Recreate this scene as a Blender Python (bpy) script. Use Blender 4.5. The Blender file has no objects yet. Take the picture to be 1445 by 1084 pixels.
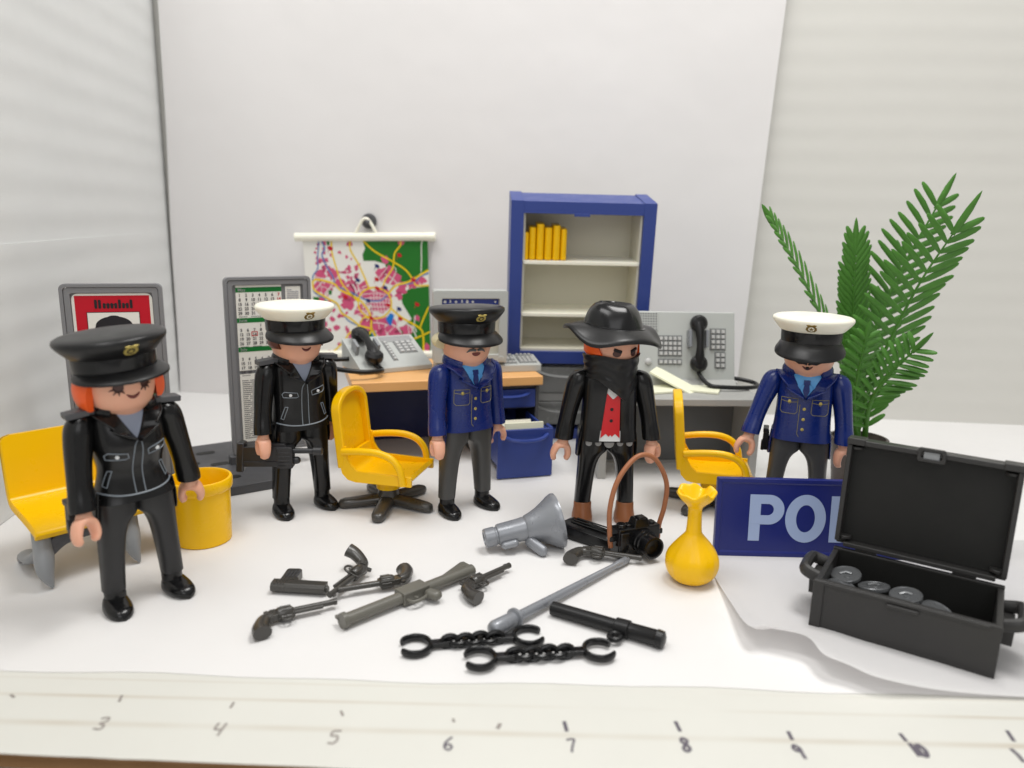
import bpy, bmesh, math, random
from math import sin, cos, pi, radians, atan, sqrt, hypot, degrees
from mathutils import Vector, Matrix
random.seed(7)
S = 0.01                      # everything below is written in centimetres
scene = bpy.context.scene

# ------------------------------------------------------------------ camera
H = 11.3; F = 1075.0; CX, CY = 722.5, 542.0; TH = atan(242/1075); ROLL = radians(1.4)
Cc = Vector((0, 0, H))
fw = Vector((0, cos(TH), -sin(TH))); r0 = Vector((1, 0, 0)); d0 = Vector((0, -sin(TH), -cos(TH)))
cr = cos(ROLL)*r0 - sin(ROLL)*d0; cd = sin(ROLL)*r0 + cos(ROLL)*d0
def ray(px, py): return fw + cr*((px-CX)/F) + cd*((py-CY)/F)
def at(px, py, z=0.0):
    v = ray(px, py); return Cc + v*((z-H)/v.z)
def atY(px, py, Y):
    v = ray(px, py); return Cc + v*(Y/v.y)
cam = bpy.data.cameras.new('camera'); camo = bpy.data.objects.new('camera', cam)
scene.collection.objects.link(camo); scene.camera = camo
cam.sensor_width = 36; cam.lens = 36*F/1445; cam.clip_start = 0.005; cam.clip_end = 20
m = Matrix((cr, -cd, -fw)).transposed().to_4x4(); m.translation = Cc*S
camo.matrix_world = m
cam.dof.use_dof = True; cam.dof.focus_distance = 0.268; cam.dof.aperture_fstop = 12

# ------------------------------------------------------------------ world, lamps, exposure
w = bpy.data.worlds.new('World'); scene.world = w; w.use_nodes = True
w.node_tree.nodes['Background'].inputs[0].default_value = (1.0, .985, .955, 1)
w.node_tree.nodes['Background'].inputs[1].default_value = 0.42
def area(name, loc, target, size, power, col=(1, 1, 1), sy=None):
    l = bpy.data.lights.new(name, 'AREA'); l.size = size*S; l.energy = power; l.color = col
    if sy: l.shape = 'RECTANGLE'; l.size_y = sy*S
    o = bpy.data.objects.new(name, l); scene.collection.objects.link(o)
    o.location = Vector(loc)*S
    o.rotation_euler = (Vector(target)-Vector(loc)).to_track_quat('-Z', 'Y').to_euler()
area('ceiling_lamp', (15, 26, 66), (2, 24, 0), 26, 2.4, (1.0, 0.985, 0.96), 18)
area('ceiling_lamp', (-20, 8, 68), (-2, 28, 2), 38, 1.6, (1.0, 0.99, 0.975), 18)
area('room_light', (6, -34, 46), (0, 30, 5), 40, .8, (0.98, 0.98, 1.0))
scene.view_settings.view_transform = 'Standard'; scene.view_settings.look = 'None'
scene.view_settings.exposure = 0.05; scene.view_settings.gamma = 1
scene.view_settings.use_curve_mapping = False
scene.render.resolution_x = 1024; scene.render.resolution_y = 768

# ------------------------------------------------------------------ materials
def lin(c): return tuple(((x/255)/12.92 if x/255 <= 0.04045 else ((x/255+0.055)/1.055)**2.4) for x in c)
def mat(name, col, rough=0.35, spec=0.5, bump=0.02, bscale=900, rvar=0.05, var=0.0, metal=0, sss=0, coat=0):
    m = bpy.data.materials.new(name); m.use_nodes = True; nt = m.node_tree; b = nt.nodes['Principled BSDF']
    b.inputs['Base Color'].default_value = (*col, 1); b.inputs['Roughness'].default_value = rough
    b.inputs['Specular IOR Level'].default_value = spec; b.inputs['Metallic'].default_value = metal
    if coat: b.inputs['Coat Weight'].default_value = coat; b.inputs['Coat Roughness'].default_value = 0.12
    if sss:
        b.inputs['Subsurface Weight'].default_value = sss; b.inputs['Subsurface Scale'].default_value = 0.002
        b.inputs['Subsurface Radius'].default_value = (1, .45, .3)
    tc = nt.nodes.new('ShaderNodeTexCoord'); n = nt.nodes.new('ShaderNodeTexNoise')
    n.inputs['Scale'].default_value = bscale; n.inputs['Detail'].default_value = 4
    nt.links.new(tc.outputs['Object'], n.inputs['Vector'])
    bp = nt.nodes.new('ShaderNodeBump'); bp.inputs['Strength'].default_value = bump; bp.inputs['Distance'].default_value = 0.0004
    nt.links.new(n.outputs['Fac'], bp.inputs['Height']); nt.links.new(bp.outputs['Normal'], b.inputs['Normal'])
    n2 = nt.nodes.new('ShaderNodeTexNoise'); n2.inputs['Scale'].default_value = 160; n2.inputs['Detail'].default_value = 6
    nt.links.new(tc.outputs['Object'], n2.inputs['Vector'])
    mr = nt.nodes.new('ShaderNodeMapRange'); mr.inputs['From Min'].default_value = .3; mr.inputs['From Max'].default_value = .7
    mr.inputs['To Min'].default_value = max(rough-rvar, .03); mr.inputs['To Max'].default_value = rough+rvar
    nt.links.new(n2.outputs['Fac'], mr.inputs['Value']); nt.links.new(mr.outputs['Result'], b.inputs['Roughness'])
    if var:
        mx = nt.nodes.new('ShaderNodeMix'); mx.data_type = 'RGBA'
        mx.inputs[6].default_value = (*[c*(1-var) for c in col], 1); mx.inputs[7].default_value = (*[min(c*(1+var), 1) for c in col], 1)
        nt.links.new(n2.outputs['Fac'], mx.inputs[0]); nt.links.new(mx.outputs[2], b.inputs['Base Color'])
    return m
M = {}
M['black'] = mat('glossy_black_plastic', (.006, .006, .0065), .22, .38, .015, 900, .03)
M['blackm'] = mat('matt_black_plastic', (.0085, .0085, .009), .34, .36, .03, 900, .04)
M['leather'] = mat('black_jacket_plastic', (.006, .006, .0063), .24, .38, .015, 900, .035)
M['panelb'] = mat('dark_trouser_plastic', (.022, .022, .023), .38, .4)
M['trouser'] = mat('charcoal_trouser_plastic', (.060, .060, .058), .38, .4)
M['gun'] = mat('gunmetal_plastic', (.046, .043, .038), .30, .6, .15)
M['gunol'] = mat('olive_grey_plastic', (.13, .125, .105), .36, .5, .1)
M['guns'] = mat('black_gun_plastic', (.020, .020, .022), .32, .5, .05)
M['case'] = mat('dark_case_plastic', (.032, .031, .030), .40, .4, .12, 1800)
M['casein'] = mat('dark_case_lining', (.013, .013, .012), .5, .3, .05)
M['plate'] = mat('dark_grey_plastic', (.075, .076, .082), .42, .4, .08)
M['frame'] = mat('mid_grey_plastic', (.21, .21, .218), .42, .4)
M['panel'] = mat('panel_grey_plastic', (.13, .13, .14), .45, .4)
M['grey'] = mat('light_grey_plastic', (.46, .475, .455), .42, .4)
M['grey2'] = mat('cool_grey_plastic', (.27, .28, .29), .40, .45)
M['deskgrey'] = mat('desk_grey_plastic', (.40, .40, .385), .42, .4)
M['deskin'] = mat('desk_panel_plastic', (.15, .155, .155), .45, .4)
M['silver'] = mat('silver_grey_plastic', (.25, .262, .285), .30, .6, .05, 900, .06, 0, .25)
M['coin'] = mat('coin_plastic', (.13, .135, .14), .28, .6, .2, 600, .06, 0, .4)
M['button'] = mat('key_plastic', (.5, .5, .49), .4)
M['keyd'] = mat('keypad_plate_plastic', (.17, .175, .175), .45)  # darker grey of the plate that carries the keys
M['yellow'] = mat('yellow_plastic', lin((246, 192, 0)), .30, .36, .02, 900, .05, 0, 0, 0)
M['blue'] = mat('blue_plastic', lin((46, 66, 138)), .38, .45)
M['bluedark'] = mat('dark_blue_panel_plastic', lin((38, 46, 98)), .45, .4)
M['jacket'] = mat('navy_jacket_plastic', lin((12, 36, 106)), .27, .5)
M['sign'] = mat('royal_blue_sign_plastic', lin((26, 36, 110)), .33, .45)
M['signletter'] = mat('pale_blue_print', lin((160, 178, 214)), .4)
M['shirt'] = mat('sky_blue_print', lin((88, 162, 222)), .4)
M['greyshirt'] = mat('grey_blue_print', lin((140, 148, 166)), .4)
M['vest'] = mat('red_print', lin((205, 18, 30)), .35)
M['skin'] = mat('skin_plastic', lin((230, 172, 144)), .38, .4, .02, 900, .05, 0, 0, .12)
M['orange'] = mat('orange_hair_plastic', lin((238, 92, 22)), .36, .45, .02, 900, .05, 0, 0, .08)
M['brown'] = mat('brown_hair_plastic', lin((98, 50, 36)), .36)
M['blond'] = mat('blond_hair_plastic', lin((214, 202, 160)), .4)
M['boot'] = mat('tan_boot_plastic', lin((140, 86, 52)), .36)
M['strap'] = mat('tan_strap_rubber', lin((160, 102, 68)), .45)
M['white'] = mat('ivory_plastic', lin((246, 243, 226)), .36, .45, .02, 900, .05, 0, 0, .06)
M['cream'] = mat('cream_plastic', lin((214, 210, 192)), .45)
M['note'] = mat('pale_note_plastic', lin((240, 240, 214)), .45)
M['tan'] = mat('tan_desktop_plastic', lin((232, 176, 112)), .36, .45)
M['gold'] = mat('gold_print', lin((196, 176, 96)), .3, .5, .02, 900, .05, 0, .3)
M['goldd'] = mat('bronze_print', lin((136, 112, 52)), .3, .5, .02, 900, .05, 0, .3)
M['line'] = mat('grey_print', lin((122, 130, 138)), .4)
M['lineg'] = mat('ochre_print', lin((132, 124, 88)), .4)
M['dot'] = mat('white_print', lin((226, 228, 228)), .4)
M['eye'] = mat('brown_eye_print', lin((70, 34, 26)), .4)
M['mouth'] = mat('mouth_print', lin((112, 52, 48)), .4)
M['mous'] = mat('grey_moustache_print', lin((84, 90, 92)), .4)
M['blush'] = mat('blush_print', lin((232, 158, 142)), .4)
M['green'] = mat('leaf_plastic', lin((72, 124, 44)), .46, .35, .1, 700, .08, .3)
M['pot'] = mat('dark_pot_plastic', lin((76, 66, 62)), .45)
M['paper'] = mat('white_print_sheet', lin((232, 230, 222)), .5, .3)
M['pgreen'] = mat('green_print', lin((20, 112, 48)), .5, .3)
M['mapgreen'] = mat('forest_green_print', lin((34, 112, 36)), .5, .3)
M['pred'] = mat('crimson_print', lin((192, 10, 36)), .5, .3)
M['pink'] = mat('rose_print', lin((204, 84, 122)), .5, .3)
M['road'] = mat('road_yellow_print', lin((240, 204, 20)), .5, .3)
M['river'] = mat('river_blue_print', lin((84, 124, 180)), .5, .3)
M['lake'] = mat('lake_blue_print', lin((20, 116, 200)), .5, .3)
M['navy'] = mat('navy_print', lin((28, 44, 104)), .5, .3)
M['ink'] = mat('black_print', lin((34, 32, 36)), .5, .3)
M['num'] = mat('grey_number_print', lin((78, 76, 80)), .5, .3)
M['screenblue'] = mat('screen_blue_print', lin((44, 62, 142)), .3)
M['screen'] = mat('screen_print', lin((196, 192, 176)), .3)
M['lcd'] = mat('grey_display_print', lin((150, 150, 150)), .3)
M['smoke'] = mat('smoked_drawer_plastic', lin((124, 125, 123)), .25, .6)
M['pencil'] = mat('ink_marks', lin((100, 95, 104)), .7, .2)
M['pencil2'] = mat('faded_ink_marks', lin((150, 143, 138)), .7, .2)
M['cardbrown'] = mat('brown_cardboard_core', lin((128, 98, 68)), .85, .1, .6, 500)

def papermat(name, col, var, wr=.10, ws=14, fiber=.05, spots=False, bands=0, bperiod=1.1, stain=None):
    """white sheet: soft large creases, fine tooth, optional corrugation bands"""
    m = bpy.data.materials.new(name); m.use_nodes = True; nt = m.node_tree; b = nt.nodes['Principled BSDF']; L = nt.links.new
    b.inputs['Roughness'].default_value = .55; b.inputs['Specular IOR Level'].default_value = .25
    tc = nt.nodes.new('ShaderNodeTexCoord')
    def noise(sc, det=3, rough=.5, vec=None):
        n = nt.nodes.new('ShaderNodeTexNoise'); n.inputs['Scale'].default_value = sc; n.inputs['Detail'].default_value = det
        n.inputs['Roughness'].default_value = rough
        L(vec or tc.outputs['Object'], n.inputs['Vector']); return n
    big = noise(ws, 4, .55)
    mx = nt.nodes.new('ShaderNodeMix'); mx.data_type = 'RGBA'
    mx.inputs[6].default_value = (*[c*(1-var) for c in col], 1); mx.inputs[7].default_value = (*[min(1, c*(1+var*.6)) for c in col], 1)
    L(big.outputs['Fac'], mx.inputs[0]); out = mx.outputs[2]
    if spots:
        v = nt.nodes.new('ShaderNodeTexVoronoi'); v.inputs['Scale'].default_value = 24; v.inputs['Randomness'].default_value = 1
        L(tc.outputs['Object'], v.inputs['Vector'])
        n3 = noise(9, 2)
        th = nt.nodes.new('ShaderNodeMapRange'); th.inputs['From Min'].default_value = .42; th.inputs['From Max'].default_value = .75
        th.inputs['To Min'].default_value = 0.0; th.inputs['To Max'].default_value = .028
        L(n3.outputs['Fac'], th.inputs['Value'])
        lt = nt.nodes.new('ShaderNodeMath'); lt.operation = 'LESS_THAN'; L(v.outputs['Distance'], lt.inputs[0]); L(th.outputs['Result'], lt.inputs[1])
        ml = nt.nodes.new('ShaderNodeMath'); ml.operation = 'MULTIPLY'; ml.inputs[1].default_value = .35; L(lt.outputs[0], ml.inputs[0])
        m2 = nt.nodes.new('ShaderNodeMix'); m2.data_type = 'RGBA'; m2.inputs[7].default_value = (.30, .27, .25, 1)
        L(ml.outputs[0], m2.inputs[0]); L(out, m2.inputs[6]); out = m2.outputs[2]
    h = nt.nodes.new('ShaderNodeMath'); h.operation = 'MULTIPLY'; h.inputs[1].default_value = wr; L(big.outputs['Fac'], h.inputs[0]); hh = h.outputs[0]
    if bands:
        sx = nt.nodes.new('ShaderNodeSeparateXYZ'); L(tc.outputs['Object'], sx.inputs[0])
        wob = noise(6, 2); a = nt.nodes.new('ShaderNodeMath'); a.operation = 'MULTIPLY_ADD'; a.inputs[1].default_value = .006
        L(wob.outputs['Fac'], a.inputs[0]); L(sx.outputs['Z'], a.inputs[2])
        k = nt.nodes.new('ShaderNodeMath'); k.operation = 'MULTIPLY'; k.inputs[1].default_value = 2*pi/(bperiod*S); L(a.outputs[0], k.inputs[0])
        s1 = nt.nodes.new('ShaderNodeMath'); s1.operation = 'SINE'; L(k.outputs[0], s1.inputs[0])
        md = noise(30, 2); am = nt.nodes.new('ShaderNodeMath'); am.operation = 'MULTIPLY'; L(s1.outputs[0], am.inputs[0]); L(md.outputs['Fac'], am.inputs[1])
        b2 = nt.nodes.new('ShaderNodeMath'); b2.operation = 'MULTIPLY_ADD'; b2.inputs[1].default_value = bands; L(am.outputs[0], b2.inputs[0]); L(hh, b2.inputs[2]); hh = b2.outputs[0]
    if stain:
        sx = nt.nodes.new('ShaderNodeSeparateXYZ'); L(tc.outputs['Object'], sx.inputs[0])
        nn = noise(12, 3); tot = None
        for yc, wd, st in stain:
            d1 = nt.nodes.new('ShaderNodeMath'); d1.operation = 'SUBTRACT'; d1.inputs[1].default_value = yc*S; L(sx.outputs['Y'], d1.inputs[0])
            ab = nt.nodes.new('ShaderNodeMath'); ab.operation = 'ABSOLUTE'; L(d1.outputs[0], ab.inputs[0])
            mr = nt.nodes.new('ShaderNodeMapRange'); mr.interpolation_type = 'SMOOTHSTEP'; mr.inputs['From Min'].default_value = 0; mr.inputs['From Max'].default_value = wd*S
            mr.inputs['To Min'].default_value = st; mr.inputs['To Max'].default_value = 0; L(ab.outputs[0], mr.inputs['Value'])
            if tot is None: tot = mr.outputs['Result']
            else:
                ad = nt.nodes.new('ShaderNodeMath'); ad.operation = 'ADD'; L(tot, ad.inputs[0]); L(mr.outputs['Result'], ad.inputs[1]); tot = ad.outputs[0]
        n4 = noise(90, 4); mm = nt.nodes.new('ShaderNodeMath'); mm.operation = 'MULTIPLY'; L(tot, mm.inputs[0])
        r4 = nt.nodes.new('ShaderNodeMapRange'); r4.inputs['From Min'].default_value = .38; r4.inputs['From Max'].default_value = .62; L(nn.outputs['Fac'], r4.inputs['Value'])
        L(r4.outputs['Result'], mm.inputs[1])
        m3 = nt.nodes.new('ShaderNodeMix'); m3.data_type = 'RGBA'; m3.inputs[7].default_value = (.45, .38, .28, 1)
        L(mm.outputs[0], m3.inputs[0]); L(out, m3.inputs[6]); out = m3.outputs[2]
    fine = noise(1500, 3); a2 = nt.nodes.new('ShaderNodeMath'); a2.operation = 'MULTIPLY_ADD'; a2.inputs[1].default_value = fiber*.02
    L(fine.outputs['Fac'], a2.inputs[0]); L(hh, a2.inputs[2])
    bp = nt.nodes.new('ShaderNodeBump'); bp.inputs['Strength'].default_value = 1; bp.inputs['Distance'].default_value = .004
    L(a2.outputs[0], bp.inputs['Height']); L(bp.outputs['Normal'], b.inputs['Normal']); L(out, b.inputs['Base Color'])
    return m
M['floor'] = papermat('floor_paper', (.765, .755, .745), .06, .45, 12, .05, True)
M['backdrop'] = papermat('backdrop_paper', (.755, .738, .73), .035, .7, 7, .03, False)
M['wall'] = papermat('corrugated_white_wall', (.665, .655, .615), .05, .2, 9, .04, False, .022, 1.25)
M['wall2'] = papermat('corrugated_side_wall', (.72, .728, .718), .06, .4, 9, .04, False, .055, 1.35)
M['sheet'] = papermat('loose_sheet_paper', (.775, .77, .768), .03, .25, 16, .03, True)
_n = M['sheet'].node_tree; _b = _n.nodes['Principled BSDF']; _t = _n.nodes.new('ShaderNodeBsdfTranslucent'); _t.inputs[0].default_value = (.84, .82, .83, 1)
_m = _n.nodes.new('ShaderNodeMixShader'); _m.inputs[0].default_value = .33; _o = _n.nodes['Material Output']
_n.links.new(_b.outputs[0], _m.inputs[1]); _n.links.new(_t.outputs[0], _m.inputs[2]); _n.links.new(_m.outputs[0], _o.inputs[0])
M['board'] = papermat('board_paper', (.665, .66, .61), .07, .3, 18, .06, True, 0, 1, [(.80, .10, .55), (-.18, .16, .6), (1.45, .05, .35)])

# ------------------------------------------------------------------ mesh helpers
class MB:
    def __init__(s, M0=None): s.v = []; s.f = []; s.mi = []; s.cur = 0; s.M = M0 or Matrix.Identity(4)
    def add(s, vs, fs):
        o = len(s.v); s.v += [s.M @ Vector(v) for v in vs]
        for f in fs: s.f.append([o+i for i in f]); s.mi.append(s.cur)
        return s
    def box(s, c, d, taper=1.0):
        x, y, z = d[0]/2, d[1]/2, d[2]/2
        vs = []
        for sz in (-1, 1):
            t = taper if sz > 0 else 1
            for sx, sy in ((-1, -1), (1, -1), (1, 1), (-1, 1)): vs.append((c[0]+sx*x*t, c[1]+sy*y*t, c[2]+sz*z))
        return s.add(vs, [(3, 2, 1, 0), (4, 5, 6, 7), (0, 1, 5, 4), (1, 2, 6, 5), (2, 3, 7, 6), (3, 0, 4, 7)])
    def loft(s, rings, cap=True, closed=False, openr=False):
        n = len(rings[0]); vs = [p for r in rings for p in r]; fs = []
        R = len(rings)
        for i in range(R if closed else R-1):
            a = i*n; b = ((i+1) % R)*n
            for j in range(n-1 if openr else n): k = (j+1) % n; fs.append((a+j, a+k, b+k, b+j))
        if cap and not closed: fs.append(tuple(range(n))[::-1]); fs.append(tuple((R-1)*n+j for j in range(n)))
        return s.add(vs, fs)
    def tube(s, path, r, n=10, flat=1.0, up=None, cap=True, closed=False):
        P = [Vector(p) for p in path]; N = len(P); rings = []; prev = None
        for i, p in enumerate(P):
            if closed: t = P[(i+1) % N]-P[i-1]
            else: t = P[min(i+1, N-1)]-P[max(i-1, 0)]
            t.normalize()
            if prev is None:
                u = Vector(up) if up else (Vector((0, 0, 1)) if abs(t.z) < .9 else Vector((1, 0, 0)))
            else: u = prev
            u = (u-t*u.dot(t)).normalized(); prev = u; v = t.cross(u)
            rr = r[i] if isinstance(r, (list, tuple)) else r
            ff = flat[i] if isinstance(flat, (list, tuple)) else flat
            rings.append([p+u*(rr*ff*cos(2*pi*k/n))+v*(rr*sin(2*pi*k/n)) for k in range(n)])
        return s.loft(rings, cap, closed)
    def capsule(s, a, b, r0, r1=None, n=12, flat=1.0, up=None):
        r1 = r1 or r0; a = Vector(a); b = Vector(b); t = (b-a).normalized(); L = (b-a).length
        P = []; R = []
        for k in range(6): q = pi/2*k/5; P.append(a+t*(r0-r0*cos(q))); R.append(max(r0*sin(q), .001))
        for k in range(6): q = pi/2*(1-k/5); P.append(b-t*(r1-r1*cos(q))); R.append(max(r1*sin(q), .001))
        return s.tube(P, R, n, flat, up)
    def lathe(s, prof, n=32, c=(0, 0, 0), fx=None, cap=False):
        rings = []
        for r, z in prof:
            ring = []
            for k in range(n):
                t = 2*pi*k/n; rr, zz = (r, z) if not fx else fx(t, r, z)
                ring.append((c[0]+rr*sin(t), c[1]-rr*cos(t), c[2]+zz))
            rings.append(ring)
        return s.loft(rings, cap)
    def prism(s, poly, z0, z1):
        n = len(poly); vs = [(x, y, z0) for x, y in poly]+[(x, y, z1) for x, y in poly]
        fs = [tuple(range(n))[::-1], tuple(range(n, 2*n))]+[(i, (i+1) % n, n+(i+1) % n, n+i) for i in range(n)]
        return s.add(vs, fs)
    def text(s, body, size, x, y, z, bold=0.0, thick=.02, sx=1, align='LEFT'):
        cu = bpy.data.curves.new('t', 'FONT'); cu.body = body; cu.size = size; cu.offset = bold; cu.extrude = thick
        cu.align_x = align; cu.resolution_u = 4
        ob = bpy.data.objects.new('t', cu); scene.collection.objects.link(ob)
        dg = bpy.context.evaluated_depsgraph_get(); me = bpy.data.meshes.new_from_object(ob.evaluated_get(dg))
        s.add([(x+v.co.x*sx, y+v.co.y, z+v.co.z) for v in me.vertices], [tuple(p.vertices) for p in me.polygons])
        bpy.data.objects.remove(ob); bpy.data.curves.remove(cu); bpy.data.meshes.remove(me)
        return s
    def build(s, name, mats, parent=None, bevel=0, seg=2, smooth=True, ang=38, sub=0):
        me = bpy.data.meshes.new(name); me.from_pydata([v*S for v in s.v], [], s.f)
        mats = mats if isinstance(mats, list) else [mats]
        for x in mats: me.materials.append(M[x])
        me.polygons.foreach_set('material_index', s.mi)
        bm = bmesh.new(); bm.from_mesh(me); bmesh.ops.recalc_face_normals(bm, faces=bm.faces); bm.to_mesh(me); bm.free()
        o = bpy.data.objects.new(name, me); scene.collection.objects.link(o)
        if smooth:
            me.polygons.foreach_set('use_smooth', [True]*len(me.polygons))
            if not bevel: me.set_sharp_from_angle(angle=radians(ang))
        if bevel:
            md = o.modifiers.new('Bevel', 'BEVEL'); md.width = bevel*S; md.segments = seg; md.limit_method = 'ANGLE'
            md.angle_limit = radians(35); md.harden_normals = True
        if sub:
            md = o.modifiers.new('Sub', 'SUBSURF'); md.levels = sub; md.render_levels = sub
        if parent: o.parent = parent
        return o
def tag(o, label, cat, group=None, kind=None):
    if label: o['label'] = label
    if cat: o['category'] = cat
    if group: o['group'] = group
    if kind: o['kind'] = kind
    return o
def thing(name, label, cat, loc, rz=0, group=None, lean=(0, 0)):
    o = bpy.data.objects.new(name, None); scene.collection.objects.link(o); o.empty_display_size = .01
    o.location = Vector(loc)*S; o.rotation_euler = (radians(lean[0]), radians(lean[1]), radians(rz))
    return tag(o, label, cat, group)
def rot(axis, deg): return Matrix.Rotation(radians(deg), 4, axis)
def tr(*p): return Matrix.Translation(Vector(p))
def rrect(x0, y0, x1, y1, r, n=5):
    out = []
    for cx, cy, a in ((x1-r, y1-r, 0), (x0+r, y1-r, 90), (x0+r, y0+r, 180), (x1-r, y0+r, 270)):
        for k in range(n+1): q = radians(a+90*k/n); out.append((cx+r*cos(q), cy+r*sin(q)))
    return out
def cat_rom(keys, t):
    """keys: sorted list of (t, values...)"""
    if t <= keys[0][0]: return keys[0][1:]
    if t >= keys[-1][0]: return keys[-1][1:]
    for i in range(len(keys)-1):
        if keys[i][0] <= t <= keys[i+1][0]:
            a, b = keys[i], keys[i+1]; u = (t-a[0])/(b[0]-a[0])
            p = keys[i-1] if i > 0 else a; q = keys[i+2] if i+2 < len(keys) else b
            res = []
            for k in range(1, len(a)):
                m0 = (b[k]-p[k])/(b[0]-p[0])*(b[0]-a[0]); m1 = (q[k]-a[k])/(q[0]-a[0])*(b[0]-a[0])
                res.append((2*u**3-3*u**2+1)*a[k]+(u**3-2*u**2+u)*m0+(-2*u**3+3*u**2)*b[k]+(u**3-u**2)*m1)
            return res
def smoothpath(pts, n=6):
    keys = [(i, *p) for i, p in enumerate(pts)]
    return [tuple(cat_rom(keys, i/n)) for i in range((len(pts)-1)*n+1)]

# ------------------------------------------------------------------ setting
def wy(x): return 46.3-.073*(x+20.6)
def lx(y): return -18.08-(y-25.23)*.118
g = MB()
nx, ny = 60, 40
g.loft([[(-24+58*i/nx, 16.66+(.05*sin(i*.5)+.04*sin(i*1.3) if j == 0 else 0)-(.002*(-24+58*i/nx) if j == 0 else 0)+j*(31.5/ny), 0) for i in range(nx+1)] for j in range(ny+1)], cap=False, openr=True)
tag(g.build('floor', 'floor'), 'white paper sheet covering the floor of the set', 'floor', kind='structure')
b = MB(); b.box((4, 32.6, -.28), (66, 33, .5))
# rounded front strip of the board reaching towards the camera
tag(b.build('ground', 'board'), None, None, kind='structure')
t = MB(); t.box((0, -10, -.85), (260, 170, .4))
tag(t.build('table', 'floor'), None, None, kind='structure')
bk = MB()
cols = 40; rows = 26
rings = []
for j in range(rows+1):
    z = 30*j/rows; e = []
    xl = -20.5+.018*z+.03*sin(z*.5); xr = 13.05+.04*max(z-3, 0)
    for i in range(cols+1):
        u = i/cols; x = xl+(xr-xl)*u
        bow = .35*sin(pi*u)**2*math.exp(-z/9)+.25*max(0, (u-.85)/.15)**2*math.exp(-((z-6)/6)**2)
        e.append((x, wy(x)-.55-bow, z+.01))
    rings.append(e)
bk.loft(rings, cap=False, openr=True)
tag(bk.build('backdrop', 'backdrop'), 'large white paper sheet hung upright as the backdrop', 'backdrop', kind='structure')
wb = MB(); wb.add([(-24, wy(-24), -.3), (44, wy(44), -.3), (44, wy(44), 34), (-24, wy(-24), 34), (-24, wy(-24)+.5, -.3), (44, wy(44)+.5, -.3), (44, wy(44)+.5, 34), (-24, wy(-24)+.5, 34)],
       [(0, 1, 2, 3), (4, 7, 6, 5), (3, 2, 6, 7), (0, 4, 5, 1), (0, 3, 7, 4), (1, 5, 6, 2)])
tag(wb.build('wall_back', 'wall', smooth=False), 'white corrugated board wall behind the plant', 'wall', kind='structure')
wl = MB()
def lwall(y0, y1, z0, z1, dx, th=.35):
    wl.add([(lx(y0)+dx, y0, z0), (lx(y1)+dx, y1, z0), (lx(y1)+dx, y1, z1), (lx(y0)+dx, y0, z1), (lx(y0)+dx-th, y0, z0), (lx(y1)+dx-th, y1, z0), (lx(y1)+dx-th, y1, z1), (lx(y0)+dx-th, y0, z1)],
           [(0, 1, 2, 3), (4, 7, 6, 5), (3, 2, 6, 7), (0, 4, 5, 1), (0, 3, 7, 4), (1, 5, 6, 2)])
lwall(4, 46.1, -.2, 32, -.05)
tag(wl.build('wall_left', 'wall2', smooth=False), 'white corrugated board wall on the left', 'wall', kind='structure')
wl = MB(); lwall(6, 43.4, 0.02, 9.75, .0, .04)
tag(wl.build('paper_strip', 'wall2', smooth=False), 'wide white paper strip lining the lower left wall', 'paper', None)

# loose paper sheet under the case, near edge lifted and curling
sh = MB()
rz_ = [.03, .32, .66, .72, .70, .66, .58, .46, .16, .03]
rp = [(1008, 814), (1030, 848), (1055, 882), (1082, 884), (1138, 898), (1162, 923), (1197, 938), (1246, 958), (1352, 977), (1560, 990)]
fp = [(1003, 818), (1006, 860), (1010, 905), (1022, 938), (1060, 957), (1105, 964), (1160, 969), (1225, 973), (1350, 982), (1560, 994)]
ridge = smoothpath([tuple(at(*p, z)) for p, z in zip(rp, rz_)], 5); front = smoothpath([tuple(at(*p, .012)) for p in fp], 5)
rings = [[tuple(r) for r in ridge]]
nn_ = len(ridge)
for k in range(1, 19):
    u = k/18; row = []
    for i, r in enumerate(ridge):
        a_ = i/(nn_-1); far = Vector((7.2+a_*19, 24.9+a_*2.0, .02)); p = Vector((r[0], r[1], 0)).lerp(far, u**1.7)
        row.append((p.x, p.y, .014+r[2]*math.exp(-(((u**1.7)*11)**1.1))))
    rings.append(row)
sh.loft(rings, cap=False, openr=True)
o = sh.build('paper_sheet', 'sheet', ang=80); tag(o, 'loose white paper sheet curling up under the open black case', 'paper')

# front measuring board: cream top, torn brown edge, hand inked inch marks
mb = thing('measuring_board', 'cream cardboard strip with handwritten inch numbers along the front', 'cardboard', (0, 15, 0))
q = MB(tr(0, -15, 0)); n = 90; rings = []
xs = [-22+60*i/n for i in range(n+1)]
def fe(x): return 13.74-.034*(x+8)
for yy, zz in ((0, 0), (.06, .02), (.2, .02), (2.9, .012)):
    rings.append([(x, fe(x)+yy+(.03*sin(x*9)+.02*random.random() if yy < .1 else 0) if yy < 2 else 16.95, -.014+zz*.3) for x in xs])
q.loft(rings, cap=False, openr=True); q.build('board_face', 'board', mb)
q = MB(tr(0, -15, 0))
top = [(x, fe(x)+.03*sin(x*9)+.01, -.012) for x in xs]; mid = [(x, fe(x)+.10+.03*sin(x*23), -.18) for x in xs]; bot = [(x, fe(x)-.03, -.34) for x in xs]; bb = [(x, fe(x)+.6, -.36) for x in xs]
q.loft([top, mid, bot, bb], cap=False, openr=True); q.build('board_edge', 'cardbrown', mb)
def stroke(pts, r, name, m_):
    qq = MB(tr(0, -15, 0)); qq.tube([(x, y, -.001) for x, y in smoothpath(pts, 4)], r, 6, .12); qq.build(name, m_, mb)
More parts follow.
